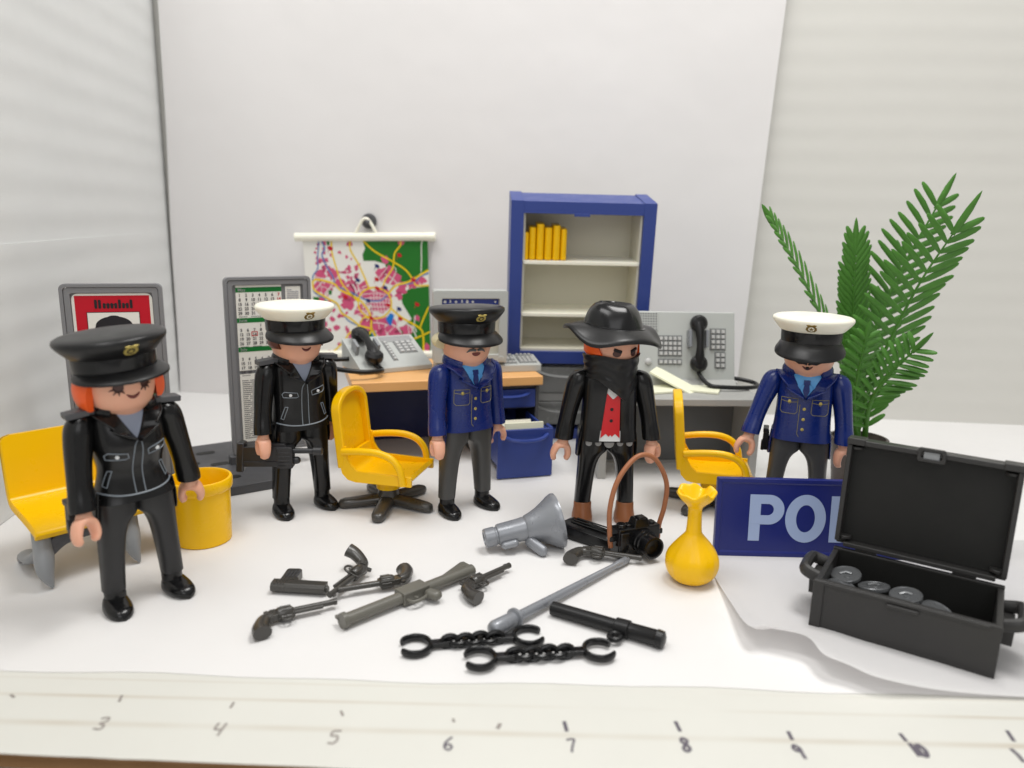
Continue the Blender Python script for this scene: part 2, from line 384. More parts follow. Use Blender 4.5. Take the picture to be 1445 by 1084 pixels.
ticks = [((15, 980), (20, 984)), ((172, 981), (168, 990)), ((330, 991), (325, 999)), ((481, 1003), (484, 1010)), ((639, 1014), (641, 1019)), ((796, 1018), (800, 1032)), ((953, 1018), (960, 1032)), ((1112, 1032), (1118, 1044)), ((1270, 1035), (1279, 1046)), ((1421, 1031), (1431, 1046)), ((706, 1021), (702, 1028))]
for i, (a, b_) in enumerate(ticks):
    A = at(*a); B = at(*b_); stroke([(A.x, A.y), ((A.x+B.x)/2, (A.y+B.y)/2), (B.x, B.y)], .05 if i > 4 else .035, 'ink_tick', 'pencil' if 4 < i < 10 else 'pencil2')
G = {'3': [[(0, .9), (.5, 1), (.55, .7), (.2, .5), (.6, .35), (.5, .05), (0, .1)]], '4': [[(.05, 1), (0, .5), (.6, .5)], [(.6, 1), (.45, 0)]],
     '5': [[(.7, 1), (.15, .95), (.1, .6), (.5, .6), (.6, .3), (.4, .02), (0, .05)]], '6': [[(.5, 1), (.1, .6), (.05, .2), (.35, 0), (.55, .25), (.3, .45), (.08, .3)]],
     '7': [[(0, .9), (.3, 1), (.55, .95), (.4, .5), (.3, 0)]], '8': [[(.5, .9), (.2, 1), (.1, .75), (.4, .5), (.55, .2), (.3, 0), (.1, .2), (.3, .5), (.5, .75), (.5, .9)]],
     '9': [[(.5, .8), (.2, 1), (.05, .75), (.3, .55), (.5, .8), (.5, .4), (.55, 0)]], '10': [[(0, 1), (.05, 0)], [(.5, .95), (.3, .6), (.35, .1), (.6, .05), (.75, .5), (.5, .95)]], '1': [[(0, 1), (.1, .5), (.05, 0)]]}
for ch, px, py, wgt in (('3', 143, 1021, .03), ('4', 309, 1029, .032), ('5', 471, 1040, .032), ('6', 633, 1049, .03), ('7', 806, 1052, .03), ('8', 967, 1051, .045), ('9', 1127, 1061, .045), ('10', 1296, 1058, .06), ('1', 1441, 1066, .05)):
    A = at(px, py)
    for st in G[ch]:
        stroke([(A.x+(x-.3)*.31, A.y+(y-.5)*.42) for x, y in st], wgt, 'ink_numeral', 'pencil' if px > 500 else 'pencil2')

# ------------------------------------------------------------------ toy figures (faces -Y at rotation 0)
MALE = [(5.86, .50, .42, 2.2), (5.80, .74, .52, 2.3), (5.62, .92, .60, 2.5), (5.2, .96, .66, 2.7), (4.5, .97, .66, 2.8), (3.9, 1.0, .66, 2.8), (3.45, 1.05, .70, 2.8), (3.3, 1.08, .72, 2.8)]
FEM = [(5.86, .48, .42, 2.2), (5.78, .72, .52, 2.3), (5.6, .88, .60, 2.5), (5.2, .94, .78, 2.5), (4.85, .93, .86, 2.5), (4.6, .90, .76, 2.5), (4.2, .84, .58, 2.6), (3.9, .88, .58, 2.6), (3.5, 1.0, .68, 2.6), (3.3, 1.08, .76, 2.6)]
def figure(label, pos, rz, style, head_yaw=0, cap=None, hair=None, face='smile', captilt=0.0, fem=False, droop=.24, fz=0.0, fy=0.0, hands=((0, 0), (0, 0)), swing=(0, 0), splay=(0, 0), pants='trouser', lean=(0, 0), headtilt=0.0, holster=True, stance=1.0):
    root = thing('toy_figure', label, 'toy figure', pos, rz, 'posed toy figures', lean)
    secs = sorted([tuple(s) for s in (FEM if fem else MALE)])
    top = {'leather': 'leather', 'blue': 'jacket', 'vest': 'leather'}[style]
    # ---- trousers: one mesh, two legs meeting at the hips
    IO = [(.62, .52, 1.12), (1.4, .465, 1.08), (2.0, .40, 1.05), (2.35, .33, 1.04), (2.58, .235, 1.04), (2.72, .13, 1.045), (2.80, .04, 1.05), (2.86, -.02, 1.05), (3.45, -.03, 1.04)]
    K = [(z, (i_+o_)/2*stance, (o_-i_)/2, .30+.20*min(1, (z-.62)/2.2)) for z, i_, o_ in IO]
    q = MB()
    for sgn in (-1, 1):
        rings = []
        for i in range(41):
            z = .62+(3.45-.62)*i/40; cx, a, b_ = cat_rom(K, z); ring = []
            for k in range(28):
                t = 2*pi*k/28; c, s_ = cos(t), sin(t); e = 2/2.7
                ring.append((sgn*cx+a*math.copysign(abs(c)**e, c), b_*math.copysign(abs(s_)**e, s_), z))
            rings.append(ring)
        q.loft(rings)
    q.build('trousers', pants, root, ang=50)
    # ---- shoes / boots
    for sgn in (-1, 1):
        q = MB(); cx = sgn*.80*stance
        if style == 'vest':
            q.loft([[(cx+a*cos(2*pi*k/24), -.05+b_*sin(2*pi*k/24)*(1.35 if sin(2*pi*k/24) < 0 and z < .35 else 1), z) for k in range(24)] for z, a, b_ in ((0, .36, .40), (.08, .39, .43), (.3, .38, .42), (.55, .34, .36), (.78, .33, .34), (.83, .30, .31))])
        else:
            rings = []
            for i in range(21):
                u = i/20; v = abs(u-.5)*2; y = .40-u*1.36
                wdt = max(.325*(1-v**3.2)**.5*(1+.16*sin(pi*min(1, u*1.1))), .02); top_ = (.50-.17*min(1, max(0, (u-.22)/.5)))*max(1-v**5, .03)**.5; top_ = max(top_, .1)
                ring = []
                for k in range(24):
                    c, s_ = cos(2*pi*k/24), sin(2*pi*k/24); e = 2/2.6
                    ring.append((cx+sgn*.10*u+wdt*math.copysign(abs(c)**e, c), y, .10+(top_-.10)*abs(s_)**e if s_ >= 0 else .10-.10*abs(s_)**e))
                rings.append(ring)
            q.loft(rings); q.tube([(cx, 0, .3), (cx, 0, .66)], .29, 20)
        q.build('shoe', 'boot' if style == 'vest' else 'black', root, ang=55)
    # ---- torso
    def tz(z): return cat_rom(secs, z)
    def tp(x, z, off=0.0):
        a, b_, n = tz(z); a += off; b_ += off
        u = min(abs(x)/a, .985); y = -b_*(1-u**n)**(1/n); return (x, y, z)
    q = MB(); rings = []
    for i in range(31):
        z = 3.3+(5.86-3.3)*i/30; a, b_, n = tz(z); e = 2/n
        rings.append([(a*math.copysign(abs(cos(2*pi*k/40))**e, cos(2*pi*k/40)), b_*math.copysign(abs(sin(2*pi*k/40))**e, sin(2*pi*k/40)), z) for k in range(40)])
    q.loft(rings)
    q.M = Matrix.Identity(4)
    torso = q.build('torso', top, root, ang=50)
    # side vents of the jacket
    for sgn in (-1, 1):
        q = MB(); q.loft([[(sgn*(1.0+dx)+.06*c, .05+.40*s_*ww, z) for c, s_ in [(cos(2*pi*k/14), sin(2*pi*k/14)) for k in range(14)]] for z, dx, ww in ((3.6, 0, 1), (3.2, .05, 1), (2.8, .07, .85), (2.62, .08, .6))])
        q.build('jacket_flap', top, root)
    def strip(mb_, zs, xl, xr, off=.02, nx_=9, th=.05, off2=None):
        off2 = off if off2 is None else off2
        rings = []
        for z in zs:
            l, r = xl(z), xr(z)
            t_ = [tp(l+(r-l)*k/nx_, z, off+(off2-off)*k/nx_) for k in range(nx_+1)]; b2 = [tp(l+(r-l)*k/nx_, z, min(off, off2)-th) for k in range(nx_+1)][::-1]
            rings.append(t_+b2)
        mb_.loft(rings)
    def line(mb_, pts, r=.019, closed=False):
        P = list(pts)+([pts[0]] if closed else []); out = []
        for i in range(len(P)-1):
            L_ = hypot(P[i+1][0]-P[i][0], P[i+1][1]-P[i][1]); k = max(1, int(L_/.08))
            for j in range(k): u = j/k; out.append((P[i][0]+(P[i+1][0]-P[i][0])*u, P[i][1]+(P[i+1][1]-P[i][1])*u))
        out.append(P[-1]); mb_.tube([tp(x, z, .004) for x, z in out], r, 6)
    def zr(a, b_, n=8): return [a+(b_-a)*i/n for i in range(n+1)]
    def dot(mb_, x, z, r=.06, h=.03):
        p = Vector(tp(x, z, 0)); p2 = Vector(tp(x, z, 1)); nrm = (p2-p).normalized(); nrm.z = 0
        mb_.tube([p-nrm*.02, p+nrm*h*.7, p+nrm*h], [r, r, r*.7], 12)
    # neck and collar
    q = MB(); q.lathe([(.5, 5.5), (.52, 5.7), (.56, 5.86), (.60, 5.95)], 28); q.build('neck', 'skin', torso)
    vb = 4.98 if style == 'blue' else 5.12                                   # bottom of the V opening
    if style in ('leather', 'blue'):
        vx = lambda z: (.36 if style == 'leather' else .50)*max(0, (z-vb)/(5.80-vb))**.85
        q = MB(); strip(q, zr(vb, 5.8), lambda z: -vx(z)-.02, lambda z: vx(z)+.02, .012)
        q.build('shirt', 'shirt' if style == 'blue' else 'greyshirt', torso)
        if style == 'blue':
            q = MB(); strip(q, zr(vb+.02, 5.5), lambda z: -.02-.10*min(1, (z-vb)/.25)*(1-.45*max(0, (z-5.2)/.3)), lambda z: .02+.10*min(1, (z-vb)/.25)*(1-.45*max(0, (z-5.2)/.3)), .045)
            strip(q, zr(5.46, 5.62, 4), lambda z: -.11, lambda z: .11, .06); q.build('tie', 'jacket', torso)
            q = MB()
            for sg in (-1, 1): q.tube([tp(sg*.06, 5.6, .02), tp(sg*.24, 5.32, .03), tp(sg*.45, 5.62, .02)], .022, 6)
            q.build('shirt_collar', 'shirt', torso)
        for sg in (-1, 1):
            q = MB()
            zs = zr(vb-.05, 5.86, 12)
            def inn(z): return vx(max(z, vb))
            def out_(z):
                u = (z-vb)/(5.86-vb)
                return vx(max(z, vb))+.02+(.46*min(1, max(u, 0)/.42) if u < .44 else .30+.24*(u-.44)/.56)
            if sg > 0: strip(q, zs, inn, out_, .03, 8, .08, .25)
            else: strip(q, zs, lambda z: -out_(z), lambda z: -inn(z), .25, 8, .08, .03)
            q.tube([tp(sg*out_(z), z, .245) for z in zs[1:]], .035, 8)
            q.build('lapel', top, torso, ang=60)
        q = MB(); pth = []; rad = []
        for k in range(25):
            t = radians(38+(322-38)*k/24); pth.append((.74*sin(t), -.63*cos(t)+.02, 5.87-.08*cos(t))); rad.append(.12+.08*sin(pi*k/24))
        q.tube(pth, rad, 10, 1.7); q.build('collar', top, torso)
    if style == 'leather':
        for sg in (-1, 1):
            q = MB(tr(sg*1.08, -.04, 5.88) @ rot('Y', sg*5)); q.box((0, 0, 0), (.84, .46, .17)); q.build('epaulette', 'plate', torso, bevel=.03)
        q = MB()
        for sg in (-1, 1):
            c = sg*.52; line(q, [(c-.27, 4.72+.02*sg), (c-.24, 4.58), (c+.2, 4.60+.05*sg), (c+.28, 4.66+.08*sg), (c+.24, 4.80+.08*sg), (c-.2, 4.78)], .017, True)
            line(q, [(sg*.62, 4.22), (sg*.72, 4.22), (sg*.86, 3.80), (sg*.78, 3.76)], .016, True)
        line(q, smoothpath([(-.13, 3.52), (-.13, 4.3), (-.10, 4.85), (.0, 5.05)], 5), .017)
        line(q, [(.12, 3.52), (.12, 4.6), (.10, 5.0)], .017)
        line(q, smoothpath([(-.98, 3.62), (-.5, 3.52), (0, 3.49), (.5, 3.52), (.98, 3.62)], 5), .026)
        q.build('jacket_stitching', 'line', torso)
        for sg in (-1, 1): q = MB(); dot(q, sg*.52, 4.68+.03*sg, .055); q.build('button', 'dot', torso)
    elif style == 'blue':
        q = MB()
        for sg in (-1, 1):
            c = sg*.53; line(q, [(c-.28, 4.92), (c+.28, 4.92), (c+.29, 4.42), (c+.22, 4.34), (c-.22, 4.34), (c-.29, 4.42)], .012, True)
            line(q, [(c-.28, 4.80), (c-.07, 4.77), (c, 4.70), (c+.07, 4.77), (c+.28, 4.80)], .012)
        line(q, [(-.16, 4.72), (-.17, 3.6), (-.10, 3.5)], .012)
        q.build('jacket_stitching', 'lineg', torso)
        for x, z in ((-.53, 4.80), (.53, 4.80), (0, 4.55), (0, 4.16), (0, 3.78)): q = MB(); dot(q, x, z, .058); q.build('button', 'gold', torso)
    else:
        q = MB(); strip(q, zr(4.9, 5.62), lambda z: -.36*(z-4.7)/.9-.08, lambda z: .36*(z-4.7)/.9+.08, .012); strip(q, zr(3.34, 3.72), lambda z: -.42, lambda z: .36, .012)
        q.build('shirt', 'dot', torso)
        q = MB(); rings = []
        for k in range(13):
            u = k/12; rings_z = None
        # red waistcoat with pointed hems, built column by column
        cols_ = 13; rings = []
        for k in range(cols_):
            u = k/(cols_-1); zt = 5.12-.24*(1-abs(2*u-1)); zb = 3.62-.16*abs(((u*2) % 1)-.5)*2+.12*(1 if abs(u-.5) < .05 else 0)
            col = []
            for j in range(13):
                z = zb+(zt-zb)*j/12; hw0 = -.36+.16*(z-3.5)/1.6; hw1 = .33-.05*(z-3.5)/1.6
                col.append(tp(hw0+(hw1-hw0)*u, z, .03))
            for j in range(12, -1, -1):
                z = zb+(zt-zb)*j/12; hw0 = -.36+.16*(z-3.5)/1.6; hw1 = .33-.05*(z-3.5)/1.6
                col.append(tp(hw0+(hw1-hw0)*u, z, -.02))
            rings.append(col)
        q.loft(rings); q.build('waistcoat', 'vest', torso)
        for z in (4.52, 4.10): q = MB(); dot(q, .0, z, .062, .055); q.build('button', 'ink', torso)
        q = MB()
        strip(q, zr(3.3, 5.7, 20), lambda z: -.98*min(1, tz(z)[0]), lambda z: -.40+.20*(z-3.5)/1.6, .05, 8, .08)
        strip(q, zr(3.3, 5.7, 20), lambda z: .36-.04*(z-3.5)/1.6, lambda z: .98*min(1, tz(z)[0]), .05, 8, .08)
        q.build('jacket_front', top, torso, ang=60)
        for k, (x, r) in enumerate(((-.74, .12), (-.40, .12), (0, .19), (.40, .12), (.74, .12))):
            q = MB(); q.tube([(x, -.50*(1-abs(x)**3*.1)-.02, 3.22), (x, -.56, 3.22)], [r, r*.9], 16); q.build('belt_stud', 'lcd', torso)
    # ---- arms with gripping hands
    for i, sgn in enumerate((-1, 1)):
        A = tr(sgn*1.12, 0, 5.5) @ rot('X', -swing[i]) @ rot('Y', -sgn*splay[i]) @ tr(-sgn*1.12, 0, -5.5)
        q = MB(A); rings = []
        KA = [(3.28, 1.50, -.16, .335, .335), (3.45, 1.49, -.14, .34, .34), (3.9, 1.44, -.08, .315, .33), (4.5, 1.35, -.03, .33, .37), (5.0, 1.25, 0, .37, .41), (5.4, 1.17, .0, .385, .42), (5.62, 1.13, .0, .34, .37), (5.78, 1.08, .0, .22, .26), (5.83, 1.06, 0, .06, .08)]
        zz = [3.28+(5.7-3.28)*k/24 for k in range(25)]+[5.76, 5.81, 5.83]
        for z in zz:
            cx, cy, a, b_ = cat_rom(KA, z)
            rings.append([(sgn*cx+a*cos(2*pi*k/22), cy+b_*sin(2*pi*k/22), z) for k in range(22)])
        q.loft(rings); arm = q.build('arm', top, root, ang=55)
        hz, hx = hands[i]
        Hm = A @ tr(sgn*1.50, -.16, 3.30) @ rot('Y', -sgn*6) @ rot('X', hx) @ rot('Z', hz)
        q = MB(Hm); q.tube([(0, 0, .12), (0, 0, -.10), (0, 0, -.2)], [.20, .19, .22], 18)
        path = []; rw = []; rf = []
        hpth = smoothpath([(-.20, 0, -.90), (-.27, 0, -.74), (-.265, 0, -.56), (-.18, 0, -.34), (0, 0, -.27), (.18, 0, -.34), (.265, 0, -.56), (.26, 0, -.72), (.20, 0, -.84)], 3)
        for k in range(25):
            path.append(hpth[k]); e = 1-abs(k-12)/12
            wd = .13+.12*e**.6 if k <= 12 else .105+.145*e**.6
            if k in (0, 24): wd *= .5
            rw.append(wd); rf.append((.092+.045*e)/wd if k not in (0, 24) else .7)
        q.tube(path, rw, 14, rf, up=(1, 0, 0)); q.build('hand', 'skin', arm, ang=70)
    if holster:
        q = MB(tr(-1.60 if fem else -1.22, .05 if fem else .28, 3.0)); q.box((0, 0, 0), (.26, .42, .75), .8); q.box((-.02, -.02, .42), (.2, .62, .18)); q.box((-.1, -.1, -.2), (.12, .2, .4))
        q.build('holster', 'blackm', root, bevel=.04)
    # ---- head
    HM = rot('Z', head_yaw) @ tr(0, 0, 5.8) @ rot('Y', headtilt) @ tr(0, 0, -5.8)
    prof = [(.56, 5.72), (.60, 5.80), (.69, 5.88), (.775, 6.0), (.845, 6.18), (.90, 6.4), (.93, 6.7), (.94, 7.0), (.90, 7.25), (.7, 7.42), (.3, 7.5), (.01, 7.51)]
    pk = [(z, r) for r, z in prof]
    q = MB(HM); q.lathe([(cat_rom(pk, 5.72+(7.51-5.72)*k/26)[0], 5.72+(7.51-5.72)*k/26) for k in range(27)], 40); head = q.build('head', 'skin', root, ang=60)
    def hp(x, z, off=0):
        z = z+fz
        r = cat_rom(pk, z)[0]+off; return (x, -sqrt(max(r*r-x*x, .0001)), z)
    def disc(mb_, x, z, rx, rz_, off=.012, n=20):
        c = Vector(hp(x, z, off)); ring = [hp(x+rx*cos(2*pi*k/n), z+rz_*sin(2*pi*k/n), off) for k in range(n)]; inn_ = [hp(x+rx*cos(2*pi*k/n), z+rz_*sin(2*pi*k/n), -.03) for k in range(n)]
        mb_.loft([ring, inn_])
    q = MB(HM)
    ez = 6.52
    if face == 'lashes':
        for sg in (-1, 1):
            disc(q, sg*.34, ez, .125, .15)
            for a in (200, 235, 270, 305) if sg < 0 else (235, 270, 305, 340):
                q.tube([hp(sg*.34+.1*cos(radians(a)), ez+.12*sin(radians(a)), .012), hp(sg*.34+.23*cos(radians(a)), ez+.24*sin(radians(a)), .012)], [.035, .006], 6)
    elif face == 'robber':
        for sg in (-1, 1): disc(q, sg*.34, ez+.02, .14, .12)
    else:
        for sg in (-1, 1): disc(q, sg*.36, ez+.04, .135, .14)
    q.build('eyes', 'eye', head)
    if face == 'robber':
        q = MB(HM)
        for sg in (-1, 1): q.tube([hp(sg*.20, ez+.08, .02), hp(sg*.46, ez+.17, .02)], .055, 6)
        q.build('eyebrows', 'ink', head)
    else:
        q = MB(HM); zc = 6.22 if face != 'lashes' else 6.24
        if face == 'moustache':
            q.loft([[hp(.0+.17*cos(a), 6.10+(.02 if sin(a) > 0 else .12)*sin(a)+.06, .012) for a in [2*pi*k/16 for k in range(16)]], [hp(.17*cos(a), 6.16+.05*sin(a), -.03) for a in [2*pi*k/16 for k in range(16)]]])
        else:
            q.tube([hp(-.17+.34*k/8, zc+.10*(abs(k-4)/4)**2-.05, .006) for k in range(9)], [.012, .03, .04, .045, .048, .045, .04, .03, .012], 6)
        q.build('mouth', 'mouth', head)
        if face == 'moustache':
            q = MB(HM)
            for sg in (-1, 1): q.tube([hp(sg*.03, 6.26, .014), hp(sg*.14, 6.30, .014), hp(sg*.26, 6.27, .014), hp(sg*.36, 6.19, .014)], [.045, .062, .045, .015], 6)
            q.build('moustache', 'mous', head)
            q = MB(HM)
            for sg in (-1, 1): q.tube([hp(sg*.36+.2*cos(radians(a)), ez+.04+.17*sin(radians(a)), .012) for a in range(180, 361, 20)], .012, 6)
            q.build('glasses_rim', 'mous', head)
        if face == 'blackmous':
            q = MB(HM)
            for sg in (-1, 1): q.tube([hp(sg*.02, 6.34, .014), hp(sg*.14, 6.40, .014), hp(sg*.30, 6.36, .014), hp(sg*.46, 6.42, .014)], [.035, .055, .035, .01], 6)
            q.tube([hp(-.05, 6.2, .012), hp(.05, 6.2, .012)], .06, 6)
            q.build('moustache', 'ink', head)
    # hair: shell round the back and sides
    if hair:
        hm, low, bulge, opening = hair; ht = 6.93
        q = MB(HM); outer = []; n_ = 36
        zs = [low+(ht-low)*k/14 for k in range(15)]
        a0 = opening
        for z in zs:
            u = (z-low)/(ht-low); r = .93+(.07+bulge)*max(sin(pi*min(1, .03+u*1.02)), .0)**.45 if bulge > .08 else 1.0-.05*(u < .08)
            op = a0+10*(1-u)*(1 if bulge > .08 else -1.6)
            T = [radians(op+(360-2*op)*k/n_) for k in range(n_+1)]
            ou = [(r*sin(t), -r*cos(t), z) for t in T]; inn_ = [(.90*sin(t), -.90*cos(t), z) for t in T][::-1]
            outer.append(ou+inn_)
        q.loft(outer); q.build('hair', hm, root, ang=60)
    # ---- peaked cap
    if cap:
        q = MB(HM); tl = captilt
        def fx(t, r, z):
            c = cos(t); sd = abs(sin(t))
            lift = max(0, (z-7.38)/.5)
            return (r*(1+(.03*sd if z > 7.38 else 0)), z+tl*c*lift*r)
        band = [(.90, 6.92), (1.02, 6.93), (1.05, 6.96), (1.06, 7.1), (1.07, 7.36), (1.04, 7.40)]
        crown = [(1.02, 7.36), (1.07, 7.39), (1.13, 7.45), (1.22, 7.55), (1.31, 7.66), (1.355, 7.73), (1.37, 7.79), (1.35, 7.85), (1.27, 7.895), (1.05, 7.93), (.6, 7.96), (.01, 7.965)]
        q.lathe(band, 48, fx=fx)
        capo = q.build('cap', 'black', root, ang=32)
        q = MB(HM); q.lathe(crown, 56, fx=fx)
        if cap == 'white': q.build('cap_crown', 'white', capo, ang=50)
        else: q.build('cap_crown', 'blackm', capo, ang=50)
        q = MB(HM); rings = []
        for k in range(41):
            t = radians(-98+196*k/40); e = max(0, cos(t*.905))**.75
            ring = []
            for (f_, dz) in ((0, .0), (.33, .015), (.66, -.02), (.92, -.03), (1, -.05), (.985, -.11), (.66, -.10), (.33, -.075), (0, -.06)):
                rr = 1.03+.47*e*f_; zz = 7.02-.06*(1-e)-droop*e*f_**1.3+dz+.0*f_
                ring.append((rr*sin(t), -rr*cos(t), zz))
            rings.append(ring)
        q.loft(rings); q.build('visor', 'blackm', capo, ang=50)
        # shield badge with a star
        zc = 7.60; rr = 1.31; slope = 50
        B = HM @ tr(0, -rr-.035, zc+tl*rr*.5) @ rot('X', 90+slope-90+ (0)) @ tr(0, 0, 0)
        B = HM @ tr(0, -1.25, 7.60+tl*rr*.5) @ rot('X', 90-(-40))
        sh_ = [(0, -.19), (-.12, -.165), (-.185, -.07), (-.17, .03), (-.12, .07), (-.17, .15), (-.09, .165), (0, .14), (.09, .165), (.17, .15), (.12, .07), (.17, .03), (.185, -.07), (.12, -.165)]
        gm = 'gold' if cap != 'white' else 'goldd'
        q = MB(B); q.prism(sh_, -.03, .02); bd = q.build('badge', gm, capo)
        q = MB(B); q.prism([(.105*cos(2*pi*k/18), -.035+.105*sin(2*pi*k/18)) for k in range(18)], .0, .026); q.build('badge_field', 'ink' if cap != 'white' else 'white', capo)
        q = MB(B); q.prism([((.09 if k % 2 == 0 else .038)*sin(2*pi*k/10), -.035+(.09 if k % 2 == 0 else .038)*cos(2*pi*k/10)) for k in range(10)], .0, .032); q.build('badge_star', gm, capo)
    return root, HM

figure('orange haired toy figure in black jacket and black peaked cap beside the yellow bench', (-10.6, 20.4, 0), 46, 'leather', 3, 'black', ('orange', 5.98, .14, 60), 'lashes', .02, True, .14, .08, 0, ((20, -10), (-35, 10)), (10, -6), (-1, 3), 'panelb', (0, -1.5), -3.5)
figure('black jacketed toy figure in white topped peaked cap holding a submachine gun', (-7.95, 27.55, 0), 37, 'leather', 2, 'white', ('brown', 6.35, .05, 74), 'smile', 0.0, False, .34, .14, 0, ((88, 0), (70, 0)), (6, -16), (0, -2), 'black', (0, 0), 0)
figure('blue jacketed toy figure with grey moustache, grey trousers and black peaked cap', (-1.73, 27.95, 0), 36, 'blue', -8, 'black', ('blond', 6.38, .30, 78), 'moustache', .05, False, .32, .14, 0, ((80, 0), (-20, 0)), (8, -6), (0, 0), 'trouser')
figure('blue jacketed toy figure with white topped peaked cap, standing before the green plant', (10.9, 27.6, 0), -19, 'blue', -4, 'white', ('blackm', 6.66, .06, 84), 'blackmous', 0.0, False, .52, -.10, 0, ((10, 0), (30, 10)), (12, 2), (8, 0), 'trouser')
rob, HM = figure('masked toy robber in wide brimmed black hat, red waistcoat and tan boots', (3.55, 27.05, 0), 3, 'vest', 24, None, ('orange', 6.46, .05, 68), 'robber', 0, False, .3, .04, 0, ((8, 0), (50, 0)), (0, 0), (3, 3), 'black', holster=False)
# robber's bandana and hat
q = MB(HM); rings = []
for k in range(41):
    t = radians(-130+260*k/40); c = abs(t)/radians(130)
    zb = 5.62-.72*max(0, 1-abs(degrees(t))/62)**1.1; zt = 6.44-.05*cos(t*3)
    ring = []
    for j in range(15):
        u = j/14; z = zt+(zb-zt)*u; r = 1.02-.10*u+.020*sin(u*20+t*3+sin(t*5))*(1-.3*u)
        if z < 5.7: r += .05+(5.7-z)*.02
        ring.append((r*sin(t), -r*cos(t), z))
    for j in range(14, -1, -1):
        u = j/14; z = zt+(zb-zt)*u; ring.append(((.93-.10*u)*sin(t), -(.93-.10*u)*cos(t), z))
    rings.append(ring)
q.loft(rings); q.build('bandana', 'blackm', rob, ang=60)
q = MB(HM @ tr(0, 0, 0) @ tr(0, 0, 7) @ rot('Y', 4) @ tr(0, 0, -6.88)); n_ = 64
def brim(t, r, z):
    k = max(0, (r-.98)/.72); a_ = abs(((t+pi) % (2*pi))-pi)
    wave = -.19*math.exp(-((a_-.95)/.42)**2)+.05*math.exp(-(a_/.4)**2)+.27*math.exp(-((a_-1.65)/.38)**2)+.22*math.exp(-((a_-2.6)/.7)**2)
    return r*(1+.03*cos(2*t+pi)), z+k*wave
q.lathe([(.98, 7.34), (1.12, 7.32), (1.3, 7.25), (1.48, 7.15), (1.64, 7.06), (1.74, 6.99), (1.77, 6.92), (1.74, 6.86), (1.62, 6.90), (1.4, 7.02), (1.2, 7.12), (.93, 7.16)], n_, fx=brim)
hat = q.build('hat', 'blackm', rob, ang=60)
def crownf(t, r, z):
    u = max(0, (z-7.3)/1.0); c, s_ = cos(t), sin(t)
    pinch = 1-.20*u*max(0, c)**2*abs(s_)*1.8
    dz = -.16*u**3*(1 if r < .5 else 0)
    return r*pinch*(1-.04*abs(c)*u), z+dz-.06*u*max(0, c)
q = MB(HM @ tr(0, 0, 7) @ rot('Y', 4) @ tr(0, 0, -7)); q.lathe([(1.13, 7.2), (1.10, 7.4), (1.06, 7.6), (1.0, 7.82), (.91, 8.02), (.78, 8.18), (.60, 8.27), (.45, 8.29), (.25, 8.27), (.01, 8.25)], n_, fx=crownf); q.build('hat_crown', 'black', hat, ang=70)
q = MB(HM @ tr(0, 0, 7) @ rot('Y', 4) @ tr(0, 0, -7)); q.lathe([(1.1, 7.26), (1.16, 7.29), (1.13, 7.44), (1.0, 7.46)], n_); q.build('hat_band', 'black', hat)

# ------------------------------------------------------------------ yellow bench with grey legs
be = thing('waiting_bench', 'yellow moulded bench on curved grey legs against the left wall', 'bench', (-13.85, 20.7, 0), 47)
# local: x along the bench, -y is the front
def plate_loft(mb_, prof, x0, x1, th, rc=.25, rk=0):
    """profile in (y,z) swept along x with rounded edges"""
    P = smoothpath([(0, a, b_) for a, b_ in prof], 6); n_ = len(P); rings = []
    us = [0, .01, .03, .06, .1]+[.1+.8*i/8 for i in range(1, 8)]+[.9, .94, .97, .99, 1]
    for u in us:
        x = x0+(x1-x0)*u; e = min(1, min(u, 1-u)/.02+.6); top = []; bot = []
        x_ = x
        for i, p in enumerate(P):
            j_ = max(0, i-(n_-1-rk))/rk if rk else 0; ins = rc*(1-sqrt(max(0, 1-j_*j_))); x = max(x0+ins, min(x1-ins, x_))
            a = P[max(i-1, 0)]; c = P[min(i+1, n_-1)]; ty, tz_ = c[1]-a[1], c[2]-a[2]; l = hypot(ty, tz_); ny, nz = -tz_/l, ty/l
            top.append((x, p[1]+ny*th*.5*e, p[2]+nz*th*.5*e)); bot.append((x, p[1]-ny*th*.5*e, p[2]-nz*th*.5*e))
        rings.append(top+bot[::-1])
    mb_.loft(rings)
q = MB(); plate_loft(q, [(.02, 1.62), (.2, 1.74), (1.2, 1.86), (2.2, 1.92), (2.55, 2.05), (2.68, 2.4), (2.8, 3.4), (2.86, 3.85), (2.90, 4.12)], 0, 4.3, .28, .32, 6)
q.build('seat', 'yellow', be, bevel=.07, seg=3)
for k, x in enumerate((.25, 2.75)):
    q = MB(); P = [(x+.02, -.18, .04), (x-.08, .02, .5), (x-.02, .28, 1.0), (x+.05, .6, 1.6)]
    q.tube(smoothpath(P, 5), [.03+.25*sin(pi*min(.62, (i/15)*.85))**.9 for i in range(16)], 12, 1.2, up=(0, 1, 0))
    P = [(x-.02, .5, 1.0), (x-.1, 1.2, .55), (x-.06, 2.0, .4), (x, 2.5, .04)]
    q.tube(smoothpath(P, 5), [.22+.06*sin(pi*i/15) for i in range(16)], 12, .6)
    q.build('leg', 'grey2', be)
q = MB(); P = [(.25, .35, .95), (.8, .35, 1.32), (1.5, .35, 1.42), (2.2, .35, 1.32), (2.75, .35, .95)]; q.tube(smoothpath(P, 6), .17, 10, 1.5); q.build('crossbar', 'plate', be)

